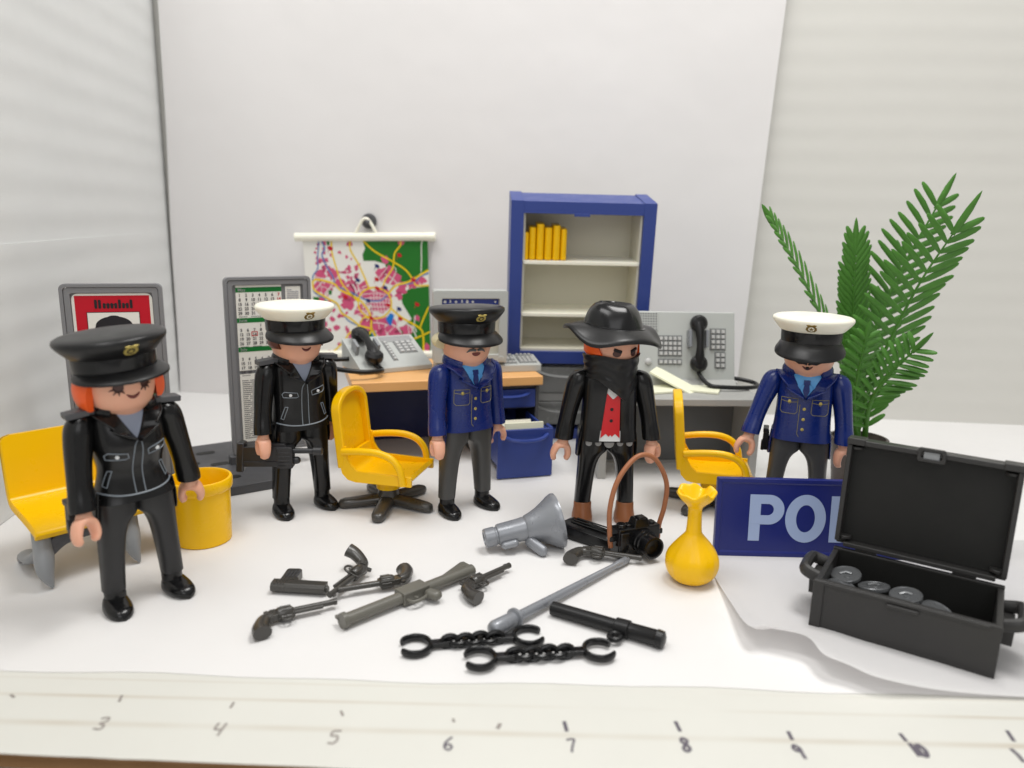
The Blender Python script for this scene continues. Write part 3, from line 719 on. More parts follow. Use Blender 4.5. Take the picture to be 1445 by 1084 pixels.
# ------------------------------------------------------------------ yellow bin
o = MB(); o.lathe([(.88, 0), (.92, .03), (.96, 1.85), (1.02, 1.9), (1.05, 1.97), (1.05, 2.2), (1.02, 2.27), (.94, 2.28), (.90, 2.2), (.83, .15), (.01, .12)], 56)
o.v = [v+Vector((-10.55, 24.55, 0)) for v in o.v]; o.f.append(list(range(56))); o.mi.append(0)
tag(o.build('waste_bin', 'yellow', ang=40), 'round yellow plastic bin standing on the floor', 'bin')

# ------------------------------------------------------------------ notice boards
def rounded_frame(mb_, x0, z0, x1, z1, r, wd, y0, y1):
    a = rrect(x0, z0, x1, z1, r); b_ = rrect(x0+wd, z0+wd, x1-wd, z1-wd, max(r-wd*.6, .08))
    mb_.loft([[(x, y0, z) for x, z in a], [(x, y1, z) for x, z in a], [(x, y1, z) for x, z in b_], [(x, y0, z) for x, z in b_]], closed=True)
def flat(mb_, poly, y, th=.01):
    n_ = len(poly); mb_.add([(x, y, z) for x, z in poly]+[(x, y+th, z) for x, z in poly], [tuple(range(n_)), tuple(range(n_, 2*n_))[::-1]]+[(i, (i+1) % n_, n_+(i+1) % n_, n_+i) for i in range(n_)])
def rect(x0, z0, x1, z1): return [(x0, z0), (x1, z0), (x1, z1), (x0, z1)]
TXT = rot('X', 90)           # text written in the x/z plane facing -y
def board(label, loc, rz, w_, h_, z0):
    t_ = thing('notice_board', label, 'notice board', loc, rz)
    q = MB(); rounded_frame(q, -w_/2, z0, w_/2, h_, .20, .13, -.14, .14); q.build('frame', 'frame', t_, bevel=.02)
    q = MB(); rounded_frame(q, -w_/2+.14, z0+.14, w_/2-.14, h_-.14, .14, .2, -.10, .12); q.box((0, .06, (z0+h_)/2), (w_-.5, .1, h_-z0-.5)); q.build('panel', 'frame', t_, bevel=.015)
    return t_
# wanted poster board
pb = board('grey framed notice board with a red and green wanted poster', (-14.75, 27.9, 0), 18, 3.4, 8.42, .35)
q = MB(); q.box((0, .2, .17), (3.3, 1.6, .3)); q.build('base', 'plate', pb, bevel=.05)
q = MB(); flat(q, rrect(-1.34, 3.3, 1.34, 8.06, .22), -.03, .03); pp = q.build('poster', 'paper', pb)
q = MB(); flat(q, rect(-1.24, 5.2, 1.24, 7.98), -.038); flat(q, rect(-1.24, 4.2, 1.24, 5.25), -.037); q.build('poster_field', 'pred', pp)
q = MB(); flat(q, rect(-1.24, 3.5, 1.24, 4.95), -.044); q.build('poster_foot', 'pgreen', pp)
q = MB(); flat(q, rect(-.86, 4.95, .86, 7.36), -.050); q.build('poster_picture', 'paper', pp)
q = MB(); fl = .0
for (x0, z0, x1, z1) in ((-.88, 4.95, -.86, 7.38), (.86, 4.95, .88, 7.38), (-.88, 7.36, .88, 7.38)): flat(q, rect(x0, z0, x1, z1), -.054)
# heading of ten heavy bars joined like blackletter
xx = -.62; hts = [1, 1, .6, .6, .6, .6, 1, .6, .6, 1]
for i, h_ in enumerate(hts):
    x = -.60+i*.128+(.02 if i > 1 else 0); flat(q, [(x, 7.52), (x+.045, 7.50), (x+.09, 7.53), (x+.09, 7.50+.31*h_), (x+.045, 7.53+.31*h_), (x, 7.51+.31*h_)], -.056)
    if i in (2, 3, 4, 7): flat(q, rect(x+.07, 7.63, x+.14, 7.66), -.0565)
q.build('poster_heading', 'ink', pp)
q = MB()
cap_ = [(.62*cos(a), 6.86+.36*sin(a)) for a in [pi*k/20 for k in range(21)]]
flat(q, [(.62, 6.74), (.64, 6.80)]+cap_+[(-.64, 6.80), (-.62, 6.74), (-.56, 6.68), (-.50, 6.2), (.50, 6.2), (.56, 6.68)], -.058); flat(q, [(.2*cos(a), 7.18+.07*sin(a)) for a in [pi*k/8 for k in range(9)]], -.059)
flat(q, [(-.45, 5.9), (-.55, 5.6), (-.62, 4.97), (.62, 4.97), (.55, 5.6), (.45, 5.9)], -.057)
q.build('poster_silhouette', 'ink', pp)
q = MB()
for k in range(7): flat(q, rect(-1.1, 4.78-.16*k, 1.08-(.3*(k % 3)), 4.81-.16*k), -.052)
q.build('poster_lines', 'gold', pp)

# calendar board
cb = board('grey framed notice board with a three month calendar, standing on a slotted base', (-10.45, 32.35, 0), 31, 3.6, 8.42, .75)
q = MB(rot('Z', 3)); q.loft([[(x, y, z) for x, y in rrect(-5.2, -2.8, -.2, 3.5, .18)] for z in (.0, .40)]); bs = q.build('base', 'plate', cb, bevel=.05)
q = MB(rot('Z', 3)); BI = (tr(-10.45, 32.35, 0) @ rot('Z', 34)).inverted()
for p in ((290, 639), (311, 654), (326, 673), (268, 655), (252, 640), (285, 672)):
    c_ = BI @ at(*p, .42); q.loft([[(a, b_, z) for a, b_ in rrect(c_.x-.40, c_.y-.19, c_.x+.40, c_.y+.19, .17)] for z in (.3, .412)])
q.build('slot', 'casein', bs)
q = MB(); q.box((-1.1, .0, .56), (1.7, .5, .42)); q.build('socket', 'plate', cb, bevel=.05)
def cx(u): return -1.30+u*1.82
q = MB(); flat(q, rect(-1.33, 4.45, .55, 8.07), -.03, .03); flat(q, rect(-1.33, 1.3, .55, 4.30), -.03, .03); cal = q.build('calendar', 'paper', cb)
q = MB(); 
ZB = [7.98, 6.70, 5.46]
for zb in ZB: flat(q, rect(-1.33, zb-.20, .55, zb), -.036)
q.build('calendar_band', 'pgreen', cal)
q = MB(TXT)
for zb, nm in zip(ZB, ('May', 'June', 'July')): q.text(nm, .19, -1.25, zb-.16, .040, .002, .003)
q.build('calendar_month', 'lcd', cal)
q = MB(TXT); qr = MB(TXT)
for zb, off in zip(ZB, (0, 3, 5)):
    day = 1
    for r_ in range(6):
        for c_ in range(7):
            if r_ == 0 and c_ < off: continue
            if day > (30 if off == 3 else 31): break
            if r_ > 4: break
            tgt = qr if c_ == 6 else q
            tgt.text(str(day), .175, -1.18+c_*.268, zb-.38-r_*.19, .040, .004, .003, .95, 'CENTER'); day += 1
    for x0, x1 in ((-1.25, -.9), (-.75, -.35)): 
        q.add([(x0, zb-1.235, .04), (x1, zb-1.235, .04), (x1, zb-1.215, .04), (x0, zb-1.215, .04)], [(0, 1, 2, 3)])
q.build('calendar_dates', 'num', cal, smooth=False); 
rx, rz2 = -1.18+2*.268, ZB[1]-.38-2*.185+.07
for a, b_, c, d in ((rx-.13, rz2-.10, rx+.13, rz2-.07), (rx-.13, rz2+.07, rx+.13, rz2+.10), (rx-.13, rz2-.1, rx-.10, rz2+.1), (rx+.10, rz2-.1, rx+.13, rz2+.1)): qr.add([(a, b_, .045), (c, b_, .045), (c, d, .045), (a, d, .045)], [(0, 1, 2, 3)])
qr.build('calendar_red_dates', 'pred', cal, smooth=False)
q = MB()
for k in range(30):
    z = 4.0-.088*k; x = -1.25
    while x < .4:
        l = random.uniform(.15, .6); flat(q, rect(x, z, min(x+l, .45), z+.03), -.036); x += l+.06
q.build('list_lines', 'num', cal)
q = MB(); flat(q, rect(.72, 6.6, 1.36, 7.98), -.03, .03); nt_ = q.build('note', 'paper', cb)
q = MB()
for k in range(9):
    z = 7.84-.085*k; pts = [(.78+.05*i, -.035, z+.022*sin(i*2.4+k*1.3)) for i in range(11 if k not in (0, 8) else 5)]; q.tube(pts, .016, 4, .3)
q.build('note_writing', 'navy', nt_)

# ------------------------------------------------------------------ wall map on its hook
mp = thing('wall_map', 'rolled out street map with white bars hanging on the backdrop', 'map', (-8.55, 44.2, 9.72), -1.2)
U0, U1, V0, V1 = -3.62, 3.55, -.05, -6.75
def mpnt(X, Y): return (U0+(X-140)/845*(U1-U0), V0+(Y-275)/760*(V1-V0))
MM = rot('Y', -1.6)
q = MB(MM); q.box(((U0+U1)/2, 0, (V0+V1)/2), (U1-U0, .06, V0-V1)); sheet = q.build('map_sheet', 'paper', mp)
def mflat(q_, pts, y, th=.006): flat(q_, [mpnt(*p) for p in pts], y, th)
q = MB(MM)
for poly in ([(540, 275), (985, 265), (985, 480), (930, 500), (880, 545), (800, 560), (745, 560), (770, 500), (700, 480), (690, 440), (620, 420), (545, 420), (540, 380), (560, 340)],
             [(985, 585), (985, 1030), (850, 1035), (800, 980), (740, 900), (860, 800), (800, 700), (790, 650), (850, 600)], [(185, 655), (250, 655), (300, 700), (190, 690)], [(520, 870), (600, 880), (620, 940), (700, 915), (720, 950), (860, 940), (880, 1035), (560, 1035)], [(295, 610), (320, 610), (315, 640), (295, 640)], [(300, 280), (322, 280), (318, 320), (303, 318)]): mflat(q, poly, -.038)
q.build('forest_patches', 'mapgreen', sheet)
q = MB(MM)
def blob(q_, cx_, cy_, r, y, n_=11, jag=.45):
    mflat(q_, [(cx_+r*(1+random.uniform(-jag, jag))*cos(2*pi*k/n_), cy_+r*(1+random.uniform(-jag, jag))*sin(2*pi*k/n_)) for k in range(n_)], y)
for cx_, cy_, r in ((625, 680, 92), (540, 750, 60), (720, 520, 62), (670, 505, 40), (520, 620, 62), (420, 640, 50), (250, 590, 48), (250, 520, 40), (340, 500, 34), (380, 560, 32), (620, 830, 64), (720, 850, 55), (540, 830, 40), (830, 870, 45), (870, 570, 38), (800, 600, 36), (420, 700, 44), (500, 900, 40), (450, 930, 45), (780, 640, 28), (900, 795, 22), (690, 415, 24), (805, 290, 26), (940, 550, 24), (960, 990, 26), (650, 900, 42), (760, 900, 32)):
    blob(q, cx_, cy_, r, -.040)
for k in range(190):
    a = random.uniform(0, 2*pi); rr = random.gauss(0, 190); x, y = 470+rr*cos(a)*1.1, 620+rr*sin(a)*1.5
    if 200 < x < 520 and 290 < y < 980: blob(q, x, y, random.uniform(6, 20), -.039, 7, .6)
for k in range(26): blob(q, random.uniform(215, 330), random.uniform(290, 520), random.uniform(6, 17), -.0395, 7, .6)
q.build('town_patches', 'pink', sheet)
q = MB(MM)
def ribbon(q_, pts, wd, y, n_=6):
    P = smoothpath(pts, n_); L_, R_ = [], []
    for i, p in enumerate(P):
        a = P[max(i-1, 0)]; c = P[min(i+1, len(P)-1)]; dx, dy = c[0]-a[0], c[1]-a[1]; l = hypot(dx, dy) or 1
        L_.append(mpnt(p[0]-dy/l*wd, p[1]+dx/l*wd)); R_.append(mpnt(p[0]+dy/l*wd, p[1]-dx/l*wd))
    rings = [[(a[0], y, a[1]), (b_[0], y, b_[1])] for a, b_ in zip(L_, R_)]
    q_.loft(rings, cap=False, openr=True)
for k in range(9): ribbon(q, [(540+k*22, 620+abs(4-k)*14), (545+k*20, 690), (550+k*22, 790-abs(4-k)*10)], 2, -.0435, 2)
for k in range(6): ribbon(q, [(520, 640+k*26), (630, 630+k*30), (720, 650+k*24)], 2, -.0437, 3)
for k in range(34):
    x, y = random.choice(((625, 830), (720, 850), (720, 510), (420, 640), (250, 580), (520, 620), (540, 760), (830, 870))); a = random.uniform(0, pi); l = random.uniform(20, 60); x += random.uniform(-50, 50); y += random.uniform(-40, 40)
    ribbon(q, [(x-l*cos(a), y-l*sin(a)), (x+8, y-6), (x+l*cos(a), y+l*sin(a))], random.uniform(1.5, 4), -.0433, 2)
ribbon(q, [(985, 265), (945, 300), (940, 400), (935, 490)], 3, -.043)
q.build('small_streets', 'paper', sheet, smooth=False)
q = MB(MM)
for pts, wd in (([(250, 280), (235, 400), (230, 470), (195, 520), (190, 600), (220, 640), (330, 690), (380, 750), (420, 810), (500, 850)], 4), ([(265, 285), (285, 340), (265, 380), (290, 450), (330, 520), (350, 580), (420, 610), (500, 650), (560, 675), (640, 680), (690, 650), (740, 590), (800, 572), (880, 562), (930, 520), (985, 500)], 5), ([(580, 870), (590, 940)], 5)): ribbon(q, pts, wd, -.0445)
q.build('rivers', 'river', sheet, smooth=False)
q = MB(MM)
for pts, wd in (([(538, 280), (600, 340), (650, 375), (745, 425), (830, 480), (880, 545)], 5), ([(800, 280), (800, 320), (760, 370), (750, 430), (740, 470), (690, 540), (670, 590)], 5), ([(335, 285), (335, 370), (380, 540), (425, 610), (500, 690)], 5), ([(460, 290), (460, 350), (510, 440), (545, 520), (575, 595)], 5),
                ([(185, 560), (220, 540), (330, 565), (380, 610), (500, 670), (560, 740), (580, 800), (580, 860), (615, 940)], 6), ([(190, 560), (200, 610), (290, 665), (350, 700), (380, 760), (440, 800), (500, 845), (580, 870), (540, 920)], 6), ([(500, 830), (530, 790), (580, 800)], 4),
                ([(700, 640), (760, 580), (850, 555), (985, 480)], 6), ([(880, 545), (900, 580), (985, 580)], 5), ([(720, 730), (790, 790), (910, 860), (935, 910), (935, 1020)], 6), ([(980, 720), (940, 800), (915, 860)], 5), ([(840, 945), (930, 910), (985, 885)], 5), ([(490, 850), (420, 900), (390, 940), (330, 1000), (240, 1060)], 5), ([(490, 850), (488, 940)], 5)): ribbon(q, pts, wd, -.0455)
ring = [(610+115*cos(2*pi*k/20), 695+102*sin(2*pi*k/20)) for k in range(21)]; ribbon(q, ring, 5, -.046, 2)
q.build('main_roads', 'road', sheet, smooth=False)
q = MB(MM); mflat(q, [(680, 800), (715, 760), (740, 775), (715, 850), (695, 830)], -.045); q.build('lake', 'lake', sheet)
for m_, L_ in (('pred', [(325, 340), (410, 655), (630, 540), (630, 600), (700, 710), (880, 545), (790, 385), (900, 705), (580, 795), (780, 800), (285, 1025)]), ('navy', [(500, 545), (635, 455), (565, 680), (685, 595), (775, 735)])):
    for x, y in L_: q = MB(MM); mflat(q, [(x-14, y-16), (x+10, y-10), (x+18, y+6), (x+4, y+14), (x-12, y+4)], -.05); ribbon(q, [(x-12, y+2), (x-18, y+26)], 1.5, -.049, 1); q.build('map_flag', m_, sheet)
q = MB(MM); q.tube([(-4.05, -.02, .02), (4.0, -.02, .02)], .24, 18); q.build('top_bar', 'white', mp)
q = MB(MM); q.tube([(-3.85, -.02, V1), (3.85, -.02, V1)], .20, 18); q.build('bottom_bar', 'white', mp)
q = MB(MM); q.tube(smoothpath([(-.62, -.05, .1), (-.35, -.08, .6), (-.1, -.1, .98), (.05, -.1, 1.04), (.2, -.1, .98), (.45, -.08, .6), (.66, -.05, .1)], 5), .09, 8); q.build('hanger', 'white', mp)
hk = thing('wall_hook', 'round dark grey hook on the backdrop holding the map', 'hook', (-8.4, 44.6, 10.62))
q = MB(rot('X', 90)); q.lathe([(.01, 0), (.42, 0), (.44, .1), (.36, .25), (.01, .28)], 28); q.build('hook_base', 'plate', hk)
q = MB(rot('X', 90)); q.tube([(0, -.05, .2), (.02, -.1, .45), (.02, .02, .62)], .11, 10); q.build('hook_tip', 'plate', hk)

# ------------------------------------------------------------------ blue shelf cabinet
LS = (4.5, 0)
cbn = thing('shelf_cabinet', 'tall blue cabinet with cream shelves and smoked grey drawers', 'cabinet', (3.1, 38.9, 0), 3.0, lean=LS)
W_, Hh, D_ = 6.9, 12.0, 2.5
q = MB()
for sx in (-1, 1): q.box((sx*(W_/2-.3), 0, Hh/2), (.6, D_, Hh))
q.box((0, 0, Hh-.3), (W_-1.204, D_, .56)); q.box((0, 0, 4.42), (W_-1.204, D_, .62)); q.box((0, 0, .32), (W_-1.204, D_, .62)); q.box((-.1, -D_/2-.01, Hh-.62), (.75, .06, .14))
for sx in (-1, 1): q.loft([[(x, y, z) for y, z in ((-D_/2, Hh-.02), (D_/2, Hh-.02), (D_/2, Hh+.28), (-D_/2+.15, Hh+.02))] for x in (sx*(W_/2), sx*(W_/2-.6))])
q.loft([[(x, y, z) for y, z in ((-D_/2+.02, Hh-.03), (D_/2-.02, Hh-.03), (D_/2-.02, Hh+.22), (-D_/2+.17, Hh-.01))] for x in (-W_/2+.602, W_/2-.602)])
q.build('cabinet_frame', 'blue', cbn, bevel=.04)
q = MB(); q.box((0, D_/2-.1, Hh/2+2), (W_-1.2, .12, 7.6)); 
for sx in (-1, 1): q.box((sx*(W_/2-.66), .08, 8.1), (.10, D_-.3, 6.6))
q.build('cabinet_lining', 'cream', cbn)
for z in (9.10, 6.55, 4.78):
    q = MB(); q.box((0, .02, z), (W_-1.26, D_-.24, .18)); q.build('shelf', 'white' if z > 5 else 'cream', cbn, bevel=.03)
for z0, z1 in ((2.55, 3.9), (.85, 2.05)):
    q = MB(); q.box((0, -D_/2+.25, (z0+z1)/2), (W_-1.3, .3, z1-z0)); dr = q.build('drawer', 'smoke', cbn, bevel=.05)
    q = MB(); q.tube(smoothpath([(-1.9, -D_/2+.02, z1-.22), (-1.2, -D_/2-.22, z1-.36), (0, -D_/2-.3, z1-.4), (1.2, -D_/2-.22, z1-.36), (1.9, -D_/2+.02, z1-.22)], 5), .12, 8, .6); q.build('handle', 'smoke', dr)
q = MB(); q.box((0, -.1, 2.3), (W_-1.24, D_-.6, .42)); q.box((0, .2, 2.3), (W_-1.24, D_-.6, 3.2)); q.build('drawer_rail', 'deskgrey', cbn)
# six yellow binders on the top shelf
cm = cbn.matrix_basis.copy()
Mc = Matrix.Translation(Vector((3.1, 38.9, 0))) @ rot('Z', 3.0) @ rot('X', LS[0])
x = -W_/2+.62
lab = ['shortest yellow binder against the blue cabinet side', 'second yellow binder from the cabinet side on the top shelf', 'tall yellow binder third from the left on the top shelf', 'yellow binder between the two tallest ones on the top shelf', 'tall yellow binder second from the right end of the row', 'rightmost yellow binder beside the empty part of the shelf']
for i, (wd, h_) in enumerate(((.28, 1.30), (.33, 1.55), (.38, 1.72), (.38, 1.55), (.38, 1.66), (.30, 1.50))):
    q = MB(Mc); q.box((x+wd/2, -.35, 9.20+h_/2), (wd*.97, 1.1, h_)); q.tube([(x+wd/2, -.86, 9.21), (x+wd/2, -.86, 9.19+h_)], wd*.485, 16)
    tag(q.build('binder', 'yellow', bevel=.05), lab[i], 'binder', 'yellow binders on the cabinet shelf'); x += wd+.012

# ------------------------------------------------------------------ tan desk with drawers
DZ = 4.0
_a = at(496, 541, DZ); _b = at(767, 530.5, DZ); _u = (_b-_a).normalized(); DYAW = degrees(math.atan2(_u.y, _u.x)); _c = (_a+_b)/2+Vector((-_u.y, _u.x, 0))*2.5; DC = (_c.x, _c.y, 0); DL = (_b-_a).length; print('desk', DYAW, DC, DL)
dk = thing('office_desk', 'tan topped desk with dark blue back panel and open blue drawer', 'desk', DC, DYAW)
q = MB(); q.box((0, 0, DZ-.22), (DL, 5.0, .44)); q.build('desktop', 'tan', dk, bevel=.06, seg=3)
q = MB(); q.box((-DL/2+.42, .1, 1.775), (.28, 4.5, 3.55)); q.build('side_panel', 'plate', dk, bevel=.03)
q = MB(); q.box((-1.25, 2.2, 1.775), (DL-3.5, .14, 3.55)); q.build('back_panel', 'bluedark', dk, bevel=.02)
q = MB()
PX = DL/2-1.55; px0, px1 = PX-1.28, PX+1.28
for x in (px0-.08, px1+.08): q.box((x, .05, 1.775), (.16, 4.6, 3.55))
q.box((PX, 2.2, 1.775), (2.55, .14, 3.55)); q.box((PX, .05, 3.46), (2.55, 4.4, .18)); q.box((PX, .15, 2.42), (2.55, 4.2, .12)); q.box((PX, .15, .1), (2.55, 4.2, .14))
ped = q.build('pedestal', 'plate', dk, bevel=.015)
q = MB(); q.box((PX, -2.2, 2.92), (2.52, .18, .86)); q.build('drawer_front', 'blue', dk, bevel=.03)
q = MB(); q.tube(smoothpath([(PX-.95, -2.28, 3.18), (PX-.6, -2.5, 3.10), (PX, -2.58, 3.07), (PX+.6, -2.5, 3.10), (PX+.95, -2.28, 3.18)], 5), .10, 8, .7); q.build('drawer_handle', 'blue', dk)
q = MB(); y0 = -4.85
q.box((PX, y0, 1.13), (2.5, .16, 2.16)); q.box((PX-1.1, y0+1.7, 1.3), (.1, 3.3, 1.6)); q.box((PX+1.1, y0+1.7, 1.3), (.1, 3.3, 1.6)); q.box((PX, y0+1.7, .5), (2.15, 3.2, .1)); q.box((PX+1.17, y0+.25, 2.2), (.14, .6, .12))
q.build('open_drawer', 'blue', dk, bevel=.03)
q = MB(); q.tube(smoothpath([(PX-1.0, y0-.08, 1.95), (PX-.62, y0-.34, 1.83), (PX, y0-.42, 1.79), (PX+.62, y0-.34, 1.83), (PX+1.0, y0-.08, 1.95)], 5), .10, 8, .8); q.build('open_drawer_handle', 'blue', dk)
DM = tr(*DC) @ rot('Z', DYAW)
q = MB(DM @ tr(PX-.15, y0+.95, 1.5) @ rot('X', -38)); q.box((0, 0, .1), (1.7, .10, 1.6)); tag(q.build('file_card', 'cream', bevel=.02), 'cream file card leaning at the back of the open blue drawer', 'file card', 'cards in the open drawer')
q = MB(DM @ tr(PX+.1, y0+.42, 1.5) @ rot('X', -8)); q.box((0, 0, .12), (1.75, .14, 1.5)); tag(q.build('file_card', 'note', bevel=.02), 'pale file card standing just behind the open drawer front', 'file card', 'cards in the open drawer')

# telephone on the desk
def handset(mb_, M0, L_=2.0):
    mb_.M = M0
    P = [(0, y, .26+.16*(1-(2*y/L_)**2)) for y in [L_*(-.5+i/14) for i in range(15)]]
    mb_.tube(P, [.20-.04*cos(pi*(i/7-1)) for i in range(15)], 12, .85)
    for sg in (-1, 1):
        mb_.lathe([(.01, -.05), (.28, -.04), (.38, .06), (.40, .18), (.38, .32), (.27, .42), (.01, .44)], 22, (0, sg*L_*.5, 0))
def keypad(parent, M0, nx_, nz_, sx, sy, name='key', gap=.75, thick=.06):
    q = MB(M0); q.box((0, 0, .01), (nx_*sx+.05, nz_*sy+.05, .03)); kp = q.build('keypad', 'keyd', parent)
    for i in range(nx_):
        for j in range(nz_):
            q = MB(M0); q.box(((i-(nx_-1)/2)*sx, (j-(nz_-1)/2)*sy, .025+thick/2), (sx*gap, sy*gap, thick), .82); q.build(name, 'button', kp)
tp_ = thing('desk_telephone', 'light grey desk telephone with black handset on the tan desk', 'telephone', tuple(at(547, 512, DZ+.25)+Vector((-.05, .15, -.25))), 32); tp_.scale = (1.08, 1.08, 1.08)
q = MB(); w2 = 1.65
q.loft([[(x, -1.15, 0), (x, -1.15, .22), (x, 1.15, 1.22), (x, 1.15, 0)] for x in (-w2, w2)]); q.build('telephone_body', 'grey', tp_, bevel=.04)
SL = tr(0, 0, .71) @ rot('X', degrees(math.atan2(1.0, 2.3)))
HS = SL @ tr(-.95, .05, .17) @ rot('Z', 0)
q = MB(); handset(q, HS, 1.75); q.build('handset', 'blackm', tp_)
for sx in (-1.42, -.48): q = MB(SL); q.box((sx, .15, .24), (.14, .62, .46)); q.build('cradle_clip', 'grey2', tp_, bevel=.03)
q = MB(SL); q.box((.75, .92, .01), (1.5, .42, .03)); q.build('display', 'lcd', tp_)
keypad(tp_, SL @ tr(.95, .22, .0), 3, 4, .27, .22)
keypad(tp_, SL @ tr(.13, .0, .0), 1, 7, .18, .21)
q = MB(); q.tube(smoothpath([(-.95, -1.0, .38), (-.85, -1.5, .25), (-1.2, -1.95, .3), (-2.0, -2.0, .35), (-3.0, -1.5, .5), (-3.5, -.4, .6), (-3.0, .3, .5), (-1.65, .3, .45)], 8), .10, 10); q.build('cord', 'blackm', tp_)

# computer
cp = thing('computer_monitor', 'light grey box monitor with a blue icon bar on its screen', 'monitor', (-2.08, 35.1, DZ), 12); cp.scale = (.92, .92, .90)
q = MB(); rounded_frame(q, -1.85, .55, 1.85, 4.25, .12, .42, -.75, .0); q.build('screen_frame', 'grey', cp, bevel=.04)
q = MB(); q.box((0, .42, 2.4), (3.5, .9, 3.5), .97); q.box((0, .3, .3), (1.8, 1.0, .55)); q.build('monitor_body', 'grey', cp, bevel=.06)
q = MB(); flat(q, rect(-1.45, .96, 1.45, 3.84), -.5, .03); scn = q.build('screen', 'screen', cp)
q = MB(); flat(q, rect(-1.42, 3.5, 1.42, 3.80), -.51); q.build('icon_bar', 'screenblue', scn)
for k, x in enumerate((-1.26, -1.0, -.72, -.42, -.16, .12, 1.25)):
    q = MB(); r = .075; kinds = [16, 3, 4, 3, 6, 4, 3]; nn2 = kinds[k]
    flat(q, [(x+r*cos(2*pi*i/nn2+pi/2), 3.65+r*sin(2*pi*i/nn2+pi/2)*(1 if k != 6 else -1)) for i in range(nn2)], -.518)
    if k in (1, 3, 4): flat(q, [(x+.04*cos(2*pi*i/8), 3.72+.04*sin(2*pi*i/8)) for i in range(8)], -.519)
    q.build('screen_icon', 'dot', scn)
q = MB(rot('X', 90)); q.lathe([(.01, .78), (.12, .78), (.14, .74), (.14, .6)], 20, (1.55, .76, 0)); q.build('power_button', 'grey', cp)
kb = thing('computer_keyboard', 'long light grey keyboard standing in front of the monitor', 'keyboard', tuple(at(690, 516, DZ+.2)+Vector((0, 0, -.2))), 15)
q = MB(); q.loft([[(x, -.72, 0), (x, -.72, .34), (x, .72, .58), (x, .72, 0)] for x in (-2.55, 2.38)]); q.build('keyboard_body', 'grey', kb, bevel=.04)
KM = tr(0, 0, .46) @ rot('X', degrees(math.atan2(.24, 1.44)))
keypad(kb, KM @ tr(-1.5, .0, .0), 8, 4, .2, .2); keypad(kb, KM @ tr(1.8, -.08, .0), 4, 4, .2, .19); keypad(kb, KM @ tr(.92, .12, .0), 3, 2, .2, .19); keypad(kb, KM @ tr(.92, -.4, .0), 3, 1, .2, .19)
keypad(kb, KM @ tr(.92, .56, 0), 3, 1, .22, .14); keypad(kb, KM @ tr(1.8, .56, 0), 4, 1, .2, .14); keypad(kb, KM @ tr(-.4, .56, 0), 4, 1, .25, .14); keypad(kb, KM @ tr(0.2, .0, 0), 2, 4, .2, .2)

# ------------------------------------------------------------------ grey console desk on the right
GD = 3.66
gd = thing('console_desk', 'grey desk with a dark recessed front panel under the radio console', 'desk', (7.25, 33.6, 0), 4)
q = MB(); q.box((0, 0, GD-.16), (7.2, 3.6, .32)); q.build('desktop', 'deskgrey', gd, bevel=.05)
for sx in (-1, 1): q = MB(); q.box((sx*3.36, -.05, (GD-.325)/2), (.36, 3.3, GD-.325)); q.build('side_panel', 'deskgrey', gd, bevel=.04)
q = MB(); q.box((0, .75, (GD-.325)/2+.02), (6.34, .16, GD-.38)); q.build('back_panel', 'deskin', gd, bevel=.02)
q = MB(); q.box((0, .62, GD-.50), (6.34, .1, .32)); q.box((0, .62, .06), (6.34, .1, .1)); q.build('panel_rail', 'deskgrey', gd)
rc = thing('radio_console', 'slanted light grey control console with keypads and black handset', 'console', (6.95, 34.95, GD), 4)
SC = 14
SLC = tr(0, -.55, .22) @ rot('X', 90-SC)
q = MB(SLC); q.box((0, 1.60, -.30), (6.75, 3.26, .6)); q.build('console_panel', 'grey', rc, bevel=.07)
q = MB(); q.loft([[(x, -.95, 0), (x, -.66, .30), (x, .9, .30), (x, 1.0, 0)] for x in (-3.37, 3.37)]); q.build('console_foot', 'deskgrey', rc, bevel=.04)
q = MB(SLC); q.box((-.72, 2.74, .02), (.92, .86, .06)); sg_ = q.build('speaker_grille', 'grey', rc, bevel=.02)
q = MB(SLC)
for i in range(7):
    for j in range(7): q.box((-1.08+.12*i, 2.38+.12*j, .056), (.065, .065, .014))
tag(q.build('grille_holes', 'deskin', sg_), None, None, kind=None)
keypad(rc, SLC @ tr(.30, 1.62, 0), 5, 4, .215, .23, thick=.09); keypad(rc, SLC @ tr(.30, .88, 0), 5, 1, .215, .22, thick=.09)
keypad(rc, SLC @ tr(2.55, 1.95, 0), 3, 4, .235, .24, thick=.09); keypad(rc, SLC @ tr(2.66, .98, 0), 2, 3, .235, .24, thick=.09)
keypad(rc, SLC @ tr(-2.2, 2.2, 0), 4, 3, .215, .23, thick=.09)
q = MB(SLC); q.lathe([(.16, 0), (.15, .09), (.10, .13), (.01, .14)], 18, (-.72, .88, 0)); q.build('knob', 'button', rc)
q = MB(); handset(q, SLC @ tr(1.55, 1.72, .16), 1.85); q.build('handset', 'blackm', rc)
for sx in (1.16, 1.94): q = MB(SLC); q.box((sx, 1.95, .2), (.13, .8, .46)); q.build('cradle_clip', 'silver', rc, bevel=.03)
q = MB(); q.tube(smoothpath([tuple(SLC @ Vector((1.55, .78, .25))), tuple(SLC @ Vector((1.6, .3, .3))), (1.85, -1.35, .25), (2.2, -1.6, .2), (3.3, -1.55, .15), (4.2, -1.1, .1), (4.4, -.4, .12), (3.9, 0, .2), (3.35, .1, .25)], 8), .10, 10); q.build('cord', 'blackm', rc)
